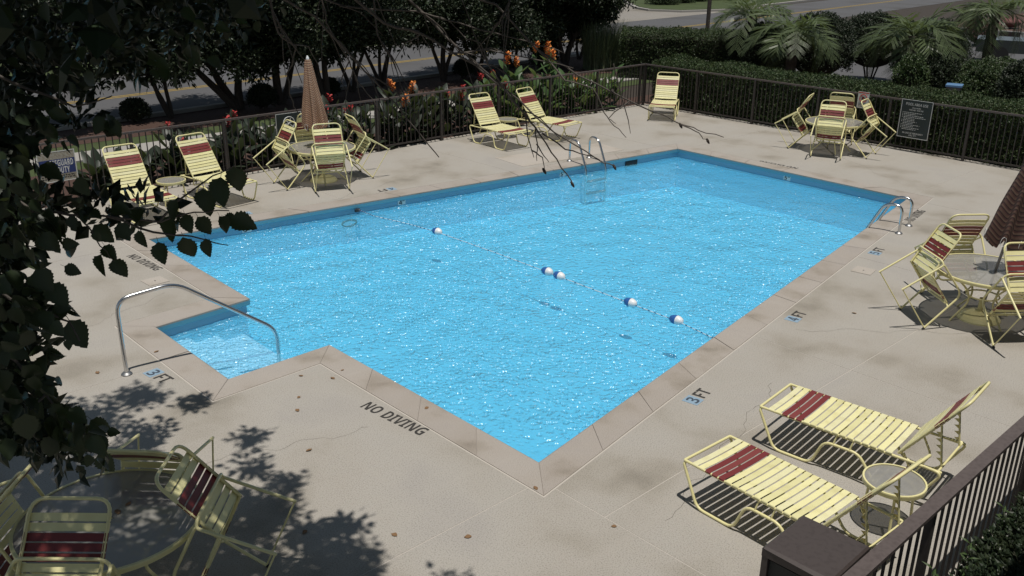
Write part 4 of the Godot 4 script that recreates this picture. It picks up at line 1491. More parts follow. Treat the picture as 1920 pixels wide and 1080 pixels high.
func make_chair(label: String, group: String) -> Node3D:
	var o := thing("strap_chair", label, "chair", Vector3.ZERO, 0.0, group)
	var w := 0.335
	var r := 0.0135
	obj("rear_frame", tube_mesh(bend([Vector3(-w, 0.02, -0.335), Vector3(-w, 0.63, -0.31), Vector3(-w + 0.05, 0.64, -0.375), Vector3(w - 0.05, 0.64, -0.375), Vector3(w, 0.63, -0.31), Vector3(w, 0.02, -0.335)], 0.07, 4), r, 8), M.cream, o)
	for sd in [-1.0, 1.0]:
		var front := obj("front_leg_and_arm", tube_mesh(bend([Vector3(sd * w, 0.015, 0.345), Vector3(sd * w, 0.65, 0.21), Vector3(sd * w, 0.63, -0.31)], 0.11, 5), r, 8), M.cream, o)
		obj("foot_cap", tube_mesh(PackedVector3Array([Vector3(sd * w, 0.0, 0.348), Vector3(sd * w, 0.03, 0.342)]), 0.016, 8), M.foot_cap, front)
		obj("stretcher", tube_mesh(PackedVector3Array([Vector3(sd * w, 0.03, -0.335), Vector3(sd * w, 0.03, 0.34)]), 0.0085, 6), M.cream, o)
		obj("seat_bracket", tube_mesh(PackedVector3Array([Vector3(sd * w, 0.42, 0.26), Vector3(sd * 0.285, 0.44, 0.24)]), 0.010, 6), M.cream, o)
	obj("seat_frame", tube_mesh(bend([Vector3(-0.285, 0.44, -0.25), Vector3(-0.285, 0.45, 0.27), Vector3(0.285, 0.45, 0.27), Vector3(0.285, 0.44, -0.25)], 0.07, 4), r, 8), M.cream, o)
	var sm := strap_mesh(0.285, 0.054, r, 0.012)
	for k in 7:
		obj("seat_strap", sm, M.maroon if k in [4, 5] else M.strap, o).position = Vector3(0, 0.445, -0.21 + 0.066 * k)
	var back := Node3D.new()
	back.name = "backrest"
	o.add_child(back)
	back.transform = Transform3D(Basis(Vector3.RIGHT, -deg_to_rad(66.0)), Vector3(0, 0.44, -0.25)) * Transform3D(Basis(Vector3(-1, 0, 0), Vector3(0, 1, 0), Vector3(0, 0, -1)), Vector3.ZERO)
	# local -z of this frame now runs up the back
	back.transform = Transform3D(Basis(Vector3.RIGHT, deg_to_rad(66.0)), Vector3(0, 0.44, -0.25))
	obj("back_frame", tube_mesh(bend([Vector3(-0.275, 0, 0), Vector3(-0.275, 0, -0.64), Vector3(0.275, 0, -0.64), Vector3(0.275, 0, 0)], 0.11, 5), r, 8), M.cream, back)
	var bs := strap_mesh(0.275, 0.056, r, 0.010)
	for k in 8:
		obj("back_strap", bs, M.maroon if k in [3, 4, 5] else M.strap, back).position = Vector3(0, 0, -0.045 - 0.067 * k)
	return o


func lean_chair(o: Node3D, centre: Vector2, deg: float, reach: float, tilt: float) -> void:  # front feet on the deck, arms against the table edge
	var a := deg_to_rad(deg)
	var foot := centre + Vector2(cos(a), sin(a)) * reach
	var b := Basis(Vector3.UP, yaw_to(-cos(a), -sin(a))) * Basis(Vector3.RIGHT, deg_to_rad(tilt))
	o.transform = Transform3D(b, W(foot.x, foot.y, 0.006) - b * Vector3(0, 0.0, 0.345))


func make_table(label: String) -> Node3D:
	var o := thing("round_table", label, "table", Vector3.ZERO, 0.0, "round glass tables with tipped chairs")
	var gl := Shape.new()
	gl.lathe([[0.02, 0.705], [0.660, 0.705], [0.660, 0.697], [0.02, 0.697]], 48)
	obj("glass_top", gl.mesh(), M.frosted, o)
	var rim := Shape.new()
	rim.lathe([[0.660, 0.712], [0.682, 0.712], [0.686, 0.700], [0.682, 0.668], [0.666, 0.668], [0.660, 0.712]], 48)
	obj("rim", rim.mesh(), M.cream, o)
	for k in 2:
		var a := PI * 0.25 + PI * 0.5 * k
		var d := Vector3(cos(a), 0, sin(a))
		obj("cross_bar", box_mesh(Vector3(1.32, 0.02, 0.028)), M.cream, o).transform = Transform3D(Basis(Vector3.UP, -a), Vector3(0, 0.682 - 0.003 * k, 0))
	for k in 4:
		var a := PI * 0.25 + PI * 0.5 * k
		var d := Vector3(cos(a), 0, sin(a))
		obj("leg", tube_mesh(bend([d * 0.50 + Vector3(0, 0.672, 0), d * 0.24 + Vector3(0, 0.42, 0), d * 0.20 + Vector3(0, 0.26, 0), d * 0.45], 0.16, 5), 0.0135, 8), M.cream, o)
	var ring := PackedVector3Array()
	for k in 24:
		ring.append(Vector3(cos(TAU * k / 24) * 0.205, 0.34, sin(TAU * k / 24) * 0.205))
	obj("brace_ring", tube_mesh(ring, 0.011, 6, true), M.cream, o)
	return o


func make_side_table(label: String) -> Node3D:
	var o := thing("side_table", label, "side table", Vector3.ZERO, 0.0, "small round side tables beside the loungers")
	var gl := Shape.new()
	gl.lathe([[0.0, 0.452], [0.250, 0.452], [0.250, 0.446], [0.0, 0.446]], 36)
	obj("glass_top", gl.mesh(), M.frosted, o)
	var rim := Shape.new()
	rim.lathe([[0.250, 0.462], [0.266, 0.462], [0.268, 0.452], [0.266, 0.418], [0.254, 0.418], [0.250, 0.462]], 36)
	obj("rim", rim.mesh(), M.cream, o)
	var tri := []
	for k in 3:
		tri.append(Vector3(cos(TAU * k / 3) * 0.25, 0.436, sin(TAU * k / 3) * 0.25))
	obj("triangle_frame", tube_mesh(bend([tri[0] * 1.0, tri[1], tri[2]], 0.14, 4, true), 0.011, 6, true), M.cream, o)
	for k in 3:
		var a := TAU * (k + 0.5) / 3
		var d := Vector3(cos(a), 0, sin(a))
		obj("leg", tube_mesh(bend([d * 0.14 + Vector3(0, 0.432, 0), d * 0.21 + Vector3(0, 0.38, 0), d * 0.235 + Vector3(0, 0.01, 0)], 0.06, 3), 0.0125, 8), M.cream, o)
	return o


func stripe_tex(sd: int, shades: Array) -> ImageTexture:
	var g := RandomNumberGenerator.new()
	g.seed = sd
	var im := Image.create(64, 512, false, Image.FORMAT_RGBA8)
	var y := 0
	var k := 0
	while y < 512:
		var rows: int = [9, 3, 6, 7, 3, 5][k % 6]
		var c: Color = [shades[0], shades[3], shades[1], shades[2], shades[3], shades[1]][k % 6]
		for j in rows:
			if y + j < 512:
				for i in 64:
					im.set_pixel(i, y + j, c * (1.0 + g.randf_range(-0.10, 0.10)))
		y += rows
		k += 1
	return ImageTexture.create_from_image(im)


func umbrella(label: String, at: Vector2, m: Material, spread: float, twist: float, lean: float) -> void:
	var o := thing("closed_umbrella", label, "umbrella", W(at.x, at.y))
	o.basis = Basis(Vector3(0.6849, 0, -0.7286).normalized(), deg_to_rad(lean))
	obj("pole", tube_mesh(PackedVector3Array([Vector3(0, 0.2, 0), Vector3(0, 2.44, 0)]), 0.019, 10), M.pole_grey, o)
	var fin := Shape.new()
	fin.lathe([[0.0, 2.535], [0.012, 2.53], [0.03, 2.485], [0.034, 2.45], [0.0, 2.45]], 12)
	obj("finial", fin.mesh(), M.float_white, o)
	var rows := []
	var n := 97
	for i in 30:
		var t := i / 29.0
		var row := []
		for k in n:
			var a := TAU * k / (n - 1)
			var fold := cos(a * 8.0 + twist)
			var rr := lerpf(0.055, spread, pow(t, 0.85)) * (1.0 + (0.06 + 0.22 * t) * fold + (0.05 + 0.09 * t) * cos(a * 3.0 + 1.0) + 0.06 * sin(t * 9.0 + a * 2.0) * t)
			var y := 2.46 - 1.32 * t - (0.05 * t * (1.0 - fold)) + 0.035 * t * sin(a * 5.0) + 0.03 * t * sin(a * 2.0 + 0.8)
			row.append(Vector3(cos(a) * rr, y, sin(a) * rr))
		rows.append(row)
	var s := Shape.new()
	s.sheet(rows)
	obj("canopy", s.mesh(), m, o)
	for k in 8:
		var a := TAU * k / 8 - twist / 8.0
		var d := Vector3(cos(a), 0, sin(a))
		obj("rib", tube_mesh(PackedVector3Array([Vector3(0, 2.38, 0) + d * 0.03, d * spread * 0.9 + Vector3(0, 1.17, 0)]), 0.006, 5), M.pole_grey, o)
		var lp := PackedVector3Array()
		for q in 12:
			var u := TAU * q / 12
			lp.append(d * (spread * 1.16 + 0.012 * cos(u)) + Vector3(-d.z, 0, d.x) * 0.030 * cos(u) + Vector3(0, 1.16 + 0.065 * sin(u), 0))
		obj("tie_loop", tube_mesh(lp, 0.0035, 5, true), M.float_white, o)
	var bs := thing("umbrella_base", label.replace("closed", "round cream weighted base under the closed"), "umbrella base", W(at.x, at.y))
	var bsh := Shape.new()
	bsh.lathe([[0.034, 0.30], [0.034, 0.135], [0.06, 0.125], [0.16, 0.10], [0.24, 0.06], [0.275, 0.02], [0.28, 0.0]], 36)
	obj("dome", bsh.mesh(), M.cream, bs)


func furniture() -> void:
	# loungers: foot end, then which way the head lies
	var g1 := "strap loungers round the pool"
	var near := make_lounger(1.36, 1.80, 17, "cream and maroon strap lounger nearest the brown bin, foot towards the pool", g1)
	var far := make_lounger(1.10, 1.52, 15, "strap lounger by the lifeguard sign, leftmost of the far row", g1)
	var lay := func(o: Node3D, x: float, y: float, dx: float, dy: float) -> void:
		o.position = W(x, y)
		o.rotation.y = yaw_to(dx, dy)
	lay.call(near, 6.525, 4.20, -0.045, -1.0)
	lay.call(copy_of(near, "cream and maroon strap lounger right of the side table by the near fence", g1), 7.925, 4.35, 0.09, -0.99)
	lay.call(far, 6.25, 15.52, 0.02, 1.0)
	lay.call(copy_of(far, "strap lounger second from the left, between side table and left umbrella table", g1), 7.86, 15.62, -0.11, 0.99)
	lay.call(copy_of(far, "strap lounger left of the side table in front of the flowering cannas", g1), 15.08, 15.68, 0.06, 1.0)
	lay.call(copy_of(far, "strap lounger right of the side table in front of the bright green cannas", g1), 16.82, 15.58, -0.13, 0.99)
	lay.call(copy_of(far, "lone strap lounger in the far fence corner, facing the pool", g1), 20.44, 15.70, 0.84, 0.54)
	lay.call(copy_of(far, "strap lounger mostly hidden by leaves at the left edge", g1), 2.80, 11.72, -0.88, 0.47)
	var st := make_side_table("small round glass side table between the two near loungers")
	st.position = W(7.23, 2.74)
	st.rotation.y = 0.5
	var g2 := "small round side tables beside the loungers"
	var s2 := copy_of(st, "small round side table between the two leftmost far loungers", g2)
	s2.position = W(6.96, 16.62)
	var s3 := copy_of(st, "small round side table between the lounger pair by the cannas", g2)
	s3.position = W(15.88, 16.98)
	# tables with tipped chairs
	var sets := [
		["left umbrella table by the no diving sign", Vector2(10.03, 16.27), 0.965, [[173, "on its left side"], [248, "on its pool side, seen from behind"], [348, "on its right side"], [75, "on its fence side behind the umbrella"]], "left umbrella table"],
		["far right table below the rules board", Vector2(20.78, 10.78), 0.965, [[107, "on its left side"], [201, "on its pool side, seen from behind"], [279, "on its right side"], [20, "on its fence side"]], "far right table"],
		["right umbrella table at the picture edge", Vector2(12.72, 4.12), 0.965, [[141, "nearest the corner ladder"], [231, "nearest the near loungers"], [51, "on its far side behind the umbrella"], [321, "on its outer side"]], "right umbrella table"],
		["shaded table in the near left corner", Vector2(1.88, 6.37), 1.07, [[-43, "with bare arms over the sunny deck"], [44, "on its far side"], [137, "at the left picture edge"], [227, "at the bottom picture edge"]], "shaded near table"],
	]
	var table := make_table("round glass table, " + sets[0][0])
	var chair := make_chair("cream strap chair", "tipped strap chairs")
	var first := true
	for s in sets:
		var t := table if first else copy_of(table, "round glass table, " + s[0], "round glass tables with tipped chairs")
		t.position = W(s[1].x, s[1].y)
		t.rotation.y = 0.3 if first else rng.randf_range(-0.2, 0.4)
		for c in s[3]:
			var label: String = "strap chair tipped against the " + s[4] + ", " + c[1]
			var ch := chair
			if first:
				chair.set_meta("label", label)
				first = false
			else:
				ch = copy_of(chair, label, "tipped strap chairs")
			lean_chair(ch, s[1], c[0], s[2] + (0.06 if c[0] == 44 else 0.0), 55.0 if s[2] < 1.0 else 76.0 if c[0] == 44 else 66.0)
	var m1 := mat(1, 1, 1, 0.9)
	m1.albedo_texture = stripe_tex(3, [lin(0.40, 0.24, 0.15), lin(0.30, 0.155, 0.10), lin(0.47, 0.31, 0.20), lin(0.045, 0.028, 0.024)])
	var m2 := mat(1, 1, 1, 0.9)
	m2.albedo_texture = stripe_tex(4, [lin(0.105, 0.060, 0.044), lin(0.078, 0.034, 0.030), lin(0.135, 0.084, 0.062), lin(0.014, 0.010, 0.009)])
	m2.uv1_scale = Vector3(1, 0.75, 1)
	umbrella("closed tan striped umbrella standing through the left table", Vector2(10.03, 16.27), m1, 0.215, 0.6, -4.0)
	umbrella("closed dark brown striped umbrella at the right picture edge", Vector2(12.72, 4.12), m2, 0.24, 1.4, 8.0)
	# square bin by the near fence
	var b := thing("litter_bin", "square dark brown litter bin standing by the end of the near fence", "litter bin", W(5.06, 2.34), 0.02)
	var top := 1.06
	var lid := Shape.new()
	lid.box(Vector3(0, top - 0.03, 0), Vector3(0.53, 0.06, 0.50))
	lid.quad(Vector3(-0.265, top, 0.25), Vector3(0.265, top, 0.25), Vector3(0.25, top + 0.015, 0.235), Vector3(-0.25, top + 0.015, 0.235))
	lid.quad(Vector3(0.265, top, -0.25), Vector3(-0.285, top, -0.25), Vector3(-0.25, top + 0.015, -0.235), Vector3(0.25, top + 0.015, -0.235))
	lid.quad(Vector3(0.265, top, 0.25), Vector3(0.265, top, -0.25), Vector3(0.25, top + 0.015, -0.235), Vector3(0.25, top + 0.015, 0.235))
	lid.quad(Vector3(-0.265, top, -0.25), Vector3(-0.285, top, 0.25), Vector3(-0.25, top + 0.015, 0.235), Vector3(-0.25, top + 0.015, -0.235))
	lid.quad(Vector3(-0.25, top + 0.015, 0.235), Vector3(0.25, top + 0.015, 0.235), Vector3(0.25, top + 0.015, -0.235), Vector3(-0.25, top + 0.015, -0.235))
	obj("lid", lid.mesh(), M.bin, b)
	for q in [[-0.24, -0.225], [0.24, -0.225], [-0.24, 0.225], [0.24, 0.225]]:
		obj("corner_post", box_mesh(Vector3(0.045, top - 0.062, 0.045), Vector3(q[0], (top - 0.062) * 0.5, q[1])), M.bin, b)
	for k in 4:
		var a := PI * 0.5 * k
		var wide := 0.43 if k % 2 == 0 else 0.40
		var off := 0.215 if k % 2 == 0 else 0.23
		obj("side_panel", box_mesh(Vector3(wide, top - 0.12, 0.012), Vector3(0, (top - 0.06) * 0.5, off)), M.bin_panel, b).rotation.y = a


# ------------------------------------------------------------------ the tree whose leaves hang in from the left

func near_tree() -> void:
	var o := thing("broadleaf_tree", "broadleaf tree whose dark toothed leaves hang in from the left edge", "tree", W(-1.9, 5.6, -0.02))
	var base := o.position
	var trunk := Shape.new()
	trunk.tube(bend([Vector3(0, 0, 0), Vector3(0.1, 1.8, 0.1), Vector3(0.5, 4.2, -0.2), Vector3(0.9, 7.5, -0.6)], 1.2, 5), 0.16, 10, false, 0.05)
	obj("trunk", trunk.mesh(), M.bark, o)
	for k in 7:
		var a := -0.9 + 0.5 * k
		var from := Vector3(0.4 + 0.06 * k, 3.9 + 0.42 * k, -0.15 - 0.05 * k)
		var to := from + Vector3(cos(a) * 3.6, 1.3 + 0.2 * k, -sin(a) * 3.6)
		obj("limb", tube_mesh(bend([from, from.lerp(to, 0.5) + Vector3(0, 0.5, 0), to], 1.0, 5), 0.06, 7, false, 0.012), M.bark, o)
	for s in STEMS:
		obj("twig", tube_mesh(shifted(s[1], base), s[0], 6, false, s[0] * 0.35), M.twig, o)
	# single leaves: ovate, toothed, folded along the midrib
	var shapes := []
	for k in 3:
		var s := Shape.new()
		var rows := []
		for i in 17:
			var t := i / 16.0
			var wv := 0.40 * pow(sin(PI * pow(t, 0.72)), 0.9) * (1.0 - 0.25 * t) + (0.034 if i % 2 == 0 else -0.020) * (1.0 if i > 0 and i < 16 else 0.0)
			wv = maxf(wv, 0.004)
			var curl := -0.10 * k * t * t
			var c := Vector3(0.04 * sin(t * 3.0 + k), t, curl)
			rows.append([c + Vector3(-wv, (0.03 if i % 2 else 0.0), 0.10 + 0.06 * k) * Vector3(1, 1, wv * 2.2), c, c + Vector3(wv, (0.03 if i % 2 else 0.0), 0.10 + 0.06 * k) * Vector3(1, 1, wv * 2.2)])
		s.sheet(rows)
		s.tube(PackedVector3Array([Vector3(0, -0.22, 0.02), Vector3(0, 0, 0)]), 0.010, 4)
		shapes.append(s.mesh())
	var right := Vector3(0.728582, 0.011808, 0.684857)
	var eye := Vector3(0.641916, -0.360618, -0.676682)
	var down := Vector3(-0.12, -0.97, 0.13).normalized()
	for q in LEAVES:
		var a := deg_to_rad(q[2])
		var tip: Vector3 = (right * cos(a) + down * sin(a) + eye * rng.randf_range(-0.35, 0.35)).normalized()
		var face := (-eye + Vector3(rng.randf_range(-0.5, 0.5), rng.randf_range(-0.1, 0.6), rng.randf_range(-0.5, 0.5))).normalized()
		hang_leaf(o, shapes, q[0] - base - tip * q[1] * 0.5, tip, face, q[1])
	for c in CLUMPS:
		for i in c[2]:
			var d := Vector3(rng.randfn(), rng.randfn(), rng.randfn())
			d = d.normalized() * c[1] * pow(rng.randf(), 0.45) * Vector3(1.0, 1.0, 1.0).x
			var tip := (Vector3(rng.randf_range(-0.7, 0.7), rng.randf_range(-1.1, -0.2), rng.randf_range(-0.7, 0.7)) + right * 0.3).normalized()
			var face := Vector3(rng.randf_range(-1, 1), rng.randf_range(-0.2, 1.0), rng.randf_range(-0.4, 1)).normalized()
			hang_leaf(o, shapes, c[0] + d - base, tip, face, rng.randf_range(0.052, 0.090))
	# the rest of the foliage: overhead crown that shades the corner, and the mass behind the single leaves
	var cloud := []
	var sprig: ArrayMesh = spray(0.095, 0.062, 5, 0.13, 77)
	var boughs := []
	for k in 170:
		var p := Vector3(rng.randf_range(-1.6, 3.6), rng.randf_range(5.35, 7.4), -rng.randf_range(2.6, 8.7))
		var edge := 2.75 + 0.4 * sin(p.z * 1.9) + (0.5 if p.z > -4.6 else -0.35 if p.z > -6.2 else 0.1)
		if p.x > edge:
			continue
		boughs.append([p, rng.randf_range(0.2, 0.46)])
	for k in 70:
		boughs.append([Vector3(rng.randf_range(-1.8, 2.0), rng.randf_range(5.3, 6.6), -rng.randf_range(0.6, 4.4)), rng.randf_range(0.35, 0.6)])
	for k in 14:
		boughs.append([Vector3(rng.randf_range(2.5, 3.3), rng.randf_range(5.4, 6.0), -rng.randf_range(3.4, 8.6)), rng.randf_range(0.12, 0.22)])
	for b in boughs:
		for i in int(110 * b[1] / 0.45):
			var d: Vector3 = Vector3(rng.randfn(), rng.randfn() * 0.6, rng.randfn()).normalized() * b[1] * pow(rng.randf(), 0.5)
			cloud.append(Transform3D(random_basis(rng.randf_range(0.8, 1.2)), b[0] + d - base))
	for c in CLUMPS:
		var away: Vector3 = (c[0] - Vector3(0, CAM_H, 0)).normalized()
		for i in int(c[2] * 3.0):
			var d: Vector3 = Vector3(rng.randfn(), rng.randfn(), rng.randfn()).normalized() * c[1] * 0.62 * pow(rng.randf(), 0.6) - Vector3(0.10, 0, 0.09)
			cloud.append(Transform3D(random_basis(rng.randf_range(0.55, 0.9)), c[0] + away * rng.randf_range(0.15, 0.9) + d - base))
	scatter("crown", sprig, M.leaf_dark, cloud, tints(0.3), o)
	# leafless twigs
	var tw := thing("bare_branch", "thin leafless branches hanging into the top centre of the view", "branch", Vector3.ZERO)
	for s in TWIGS:
		obj("twig", tube_mesh(knobbly(s[1]), s[0] * 0.72, 6, false, s[0] * 0.28), M.twig, tw)
	for s in TWIGS:
		var pts: Array = s[1]
		var fine := Shape.new()
		for k in 5:
			var i := rng.randi() % maxi(1, int((pts.size() - 1) * 0.7))
			if pts.size() < 4 or pts[i].x > 2.35:
				continue
			var from: Vector3 = pts[i].lerp(pts[i + 1], rng.randf())
			var dir: Vector3 = ((pts[i + 1] - pts[i]).normalized() + Vector3(rng.randf_range(-0.5, 0.6), rng.randf_range(-0.7, 0.35), rng.randf_range(-0.6, 0.6))).normalized()
			var l := rng.randf_range(0.06, 0.22)
			var m: Vector3 = from + dir * l * 0.5 + Vector3(0, 0.012, 0)
			var e: Vector3 = from + dir * l + Vector3(rng.randf_range(-0.03, 0.03), -0.03, 0)
			fine.tube(PackedVector3Array([from, from.lerp(m, 0.5) + Vector3(0.003, 0.002, 0), m, m.lerp(e, 0.5) + Vector3(-0.003, 0.003, 0), e]), 0.0030, 5, false, 0.0011)
		obj("side_twig", fine.mesh(), M.twig, tw)
	var bud := Shape.new()
	bud.lathe([[0.0, 0.022], [0.004, 0.016], [0.006, 0.006], [0.004, -0.005], [0.0, -0.008]], 8)
	for q in BUDS:
		obj("bud", bud.mesh(), M.bark, tw).transform = Transform3D(aim(Vector3(0.35, -0.8, 0.3)), q)


func shifted(pts: Array, base: Vector3) -> PackedVector3Array:
	var out := PackedVector3Array()
	for p in knobbly(pts):
		out.append(p - base)
	return out


func knobbly(pts: Array) -> PackedVector3Array:  # subdivides and roughens a twig
	var out := PackedVector3Array()
	for i in pts.size() - 1:
		for k in 3:
			var j := Vector3(rng.randf_range(-1, 1), rng.randf_range(-1, 1), rng.randf_range(-1, 1)) * 0.004
			out.append(pts[i].lerp(pts[i + 1], k / 3.0) + (j if i + k > 0 else Vector3.ZERO))
	out.append(pts[pts.size() - 1])
	return out


func hang_leaf(o: Node3D, shapes: Array, at: Vector3, tip: Vector3, face: Vector3, len_: float) -> void:
	var x := tip.cross(face).normalized()
	var z := x.cross(tip).normalized()
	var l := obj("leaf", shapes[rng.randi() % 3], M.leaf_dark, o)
	l.transform = Transform3D(Basis(x, tip, z).scaled(Vector3.ONE * len_), at)


func litter() -> void:
	var s := Shape.new()
	var rows := []
	for i in 5:
		var t := i / 4.0
		var w := 0.02 * sin(PI * clampf(t * 0.9 + 0.05, 0, 1))
		rows.append([Vector3(-w, 0.006 + 0.007 * sin(t * 4.0), 0.06 * (t - 0.5)), Vector3(0, 0.002 + 0.006 * t, 0.06 * (t - 0.5)), Vector3(w, 0.005, 0.06 * (t - 0.5))])
	s.sheet(rows)
	var m := s.mesh()
	var spots := [[5.31, 5.24], [5.36, 8.55], [5.16, 8.45], [4.92, 8.75], [4.62, 8.3], [4.45, 8.05], [5.52, 7.15], [4.1, 7.25], [5.4, 4.35], [3.9, 5.55], [3.35, 6.1], [4.35, 5.1], [3.2, 10.4], [3.95, 10.5], [11.6, 5.35], [4.45, 3.95], [2.05, 6.45], [1.95, 6.4]]
	var words := ["dry leaf beside the coping corner nearest the camera", "dry leaf on the coping between the stair bay and the words", "dry leaf on the deck edge beside the coping of the stair bay", "dry leaf left of the coping joint near the stair bay", "dry leaf on bare deck left of the near NO DIVING letters", "dry leaf farthest left of the near NO DIVING letters", "dry leaf on the coping just past the near NO DIVING letters", "lone dry leaf on the stained deck below the near NO DIVING letters", "dry leaf by the deck joint left of the nearest lounger", "dry leaf on the bare deck right of the tree shadow", "dry leaf at the edge of the tree shadow beside the near table", "dry leaf on the deck joint left of the coping corner", "dry leaf just left of the handrail foot", "dry leaf behind the foot of the stair handrail", "lone dry leaf on the deck beside the 4 FT mark", "dry leaf at the bottom edge of the view, on bare deck", "dry leaf at the middle of the shaded glass table", "dry leaf just off the middle of the shaded glass table"]
	for i in spots.size():
		var q: Array = spots[i]
		var up: float = 0.708 if i >= 16 else 0.003
		var leaf := obj(numbered("fallen_leaf"), m, M.dry_leaf, self)
		leaf.transform = Transform3D(Basis(Vector3.UP, rng.randf() * TAU).scaled(Vector3.ONE * rng.randf_range(0.8, 1.25)), W(q[0], q[1], up))
		tag(leaf, words[i], "leaf", "fallen leaves on the table" if i >= 16 else "fallen leaves on the deck")


const TWIGS := [
	[0.007, [Vector3(1.608,4.717,-2.990), Vector3(1.741,4.651,-2.968), Vector3(1.833,4.601,-2.967), Vector3(1.970,4.471,-2.982), Vector3(2.068,4.359,-2.959), Vector3(2.151,4.260,-2.942), Vector3(2.264,4.099,-2.880), Vector3(2.307,4.041,-2.868)]],
	[0.006, [Vector3(1.846,4.688,-3.084), Vector3(1.969,4.629,-3.001), Vector3(2.197,4.611,-2.837), Vector3(2.336,4.552,-2.651), Vector3(2.422,4.524,-2.499), Vector3(2.521,4.479,-2.391)]],
	[0.008, [Vector3(1.810,4.714,-2.753), Vector3(1.947,4.590,-2.709), Vector3(2.077,4.555,-2.669), Vector3(2.159,4.487,-2.594), Vector3(2.286,4.407,-2.536), Vector3(2.398,4.259,-2.468), Vector3(2.427,4.189,-2.419), Vector3(2.496,4.087,-2.390), Vector3(2.521,4.011,-2.336)]],
	[0.007, [Vector3(2.192,4.693,-2.973), Vector3(2.339,4.509,-2.840), Vector3(2.423,4.391,-2.750), Vector3(2.560,4.264,-2.666), Vector3(2.617,4.174,-2.586), Vector3(2.731,4.090,-2.515), Vector3(2.795,4.025,-2.421), Vector3(2.821,4.014,-2.386)]],
	[0.007, [Vector3(2.477,4.683,-3.004), Vector3(2.619,4.613,-2.875), Vector3(2.734,4.440,-2.743), Vector3(2.841,4.349,-2.615), Vector3(3.006,4.241,-2.477), Vector3(3.122,4.183,-2.396), Vector3(3.164,4.150,-2.329), Vector3(3.207,4.126,-2.262), Vector3(3.262,4.105,-2.174)]],
	[0.004, [Vector3(3.164,4.150,-2.329), Vector3(3.200,4.125,-2.271), Vector3(3.216,4.095,-2.238), Vector3(3.226,4.081,-2.218)]],
	[0.005, [Vector3(2.124,4.721,-2.251), Vector3(2.106,4.660,-2.262), Vector3(2.099,4.613,-2.291), Vector3(2.090,4.568,-2.333), Vector3(2.080,4.511,-2.401)]],
	[0.004, [Vector3(2.398,4.259,-2.468), Vector3(2.397,4.145,-2.436), Vector3(2.400,4.106,-2.421)]],
	[0.004, [Vector3(2.398,4.131,-2.431), Vector3(2.421,4.105,-2.399), Vector3(2.422,4.063,-2.384)]],
	[0.004, [Vector3(2.433,4.208,-2.448), Vector3(2.427,4.141,-2.434), Vector3(2.420,4.089,-2.424)]],
	[0.004, [Vector3(2.428,4.150,-2.436), Vector3(2.439,4.112,-2.412), Vector3(2.451,4.086,-2.392)]],
	[0.005, [Vector3(2.503,4.173,-2.483), Vector3(2.558,4.120,-2.410), Vector3(2.610,4.098,-2.346), Vector3(2.641,4.080,-2.304)]],
	[0.005, [Vector3(2.734,4.440,-2.743), Vector3(2.766,4.334,-2.618), Vector3(2.836,4.305,-2.535), Vector3(2.863,4.213,-2.481), Vector3(2.881,4.162,-2.445), Vector3(2.906,4.115,-2.400)]],
	[0.004, [Vector3(3.006,4.241,-2.477), Vector3(2.904,4.179,-2.501), Vector3(2.923,4.159,-2.473)]],
	[0.005, [Vector3(1.457,4.724,-2.616), Vector3(1.471,4.601,-2.597), Vector3(1.539,4.548,-2.610), Vector3(1.532,4.461,-2.659), Vector3(1.557,4.371,-2.687), Vector3(1.593,4.320,-2.714)]],
	[0.005, [Vector3(2.016,4.676,-3.213), Vector3(2.025,4.549,-3.196), Vector3(2.111,4.402,-3.181), Vector3(2.153,4.323,-3.200), Vector3(2.198,4.239,-3.153), Vector3(2.223,4.164,-3.118)]],
	[0.004, [Vector3(2.111,4.402,-3.181), Vector3(2.103,4.324,-3.233), Vector3(2.112,4.278,-3.219)]],
	[0.005, [Vector3(2.012,4.695,-2.856), Vector3(2.008,4.549,-2.845), Vector3(2.033,4.484,-2.818), Vector3(2.082,4.412,-2.834)]],
	[0.005, [Vector3(2.271,4.462,-2.759), Vector3(2.393,4.473,-2.655), Vector3(2.508,4.446,-2.543), Vector3(2.610,4.414,-2.431)]],
	[0.004, [Vector3(2.077,4.555,-2.669), Vector3(2.090,4.512,-2.781), Vector3(2.052,4.447,-2.799)]],
	[0.004, [Vector3(2.398,4.259,-2.468), Vector3(2.300,4.323,-2.437), Vector3(2.172,4.491,-2.451), Vector3(2.145,4.605,-2.490), Vector3(2.123,4.708,-2.519)]],
	[0.004, [Vector3(2.937,4.394,-2.515), Vector3(2.995,4.166,-2.468), Vector3(2.995,4.112,-2.452)]],
]
const BUDS := [Vector3(2.520,4.005,-2.335), Vector3(3.223,4.091,-2.227), Vector3(3.164,4.148,-2.328), Vector3(2.419,4.063,-2.387), Vector3(2.821,4.014,-2.386)]
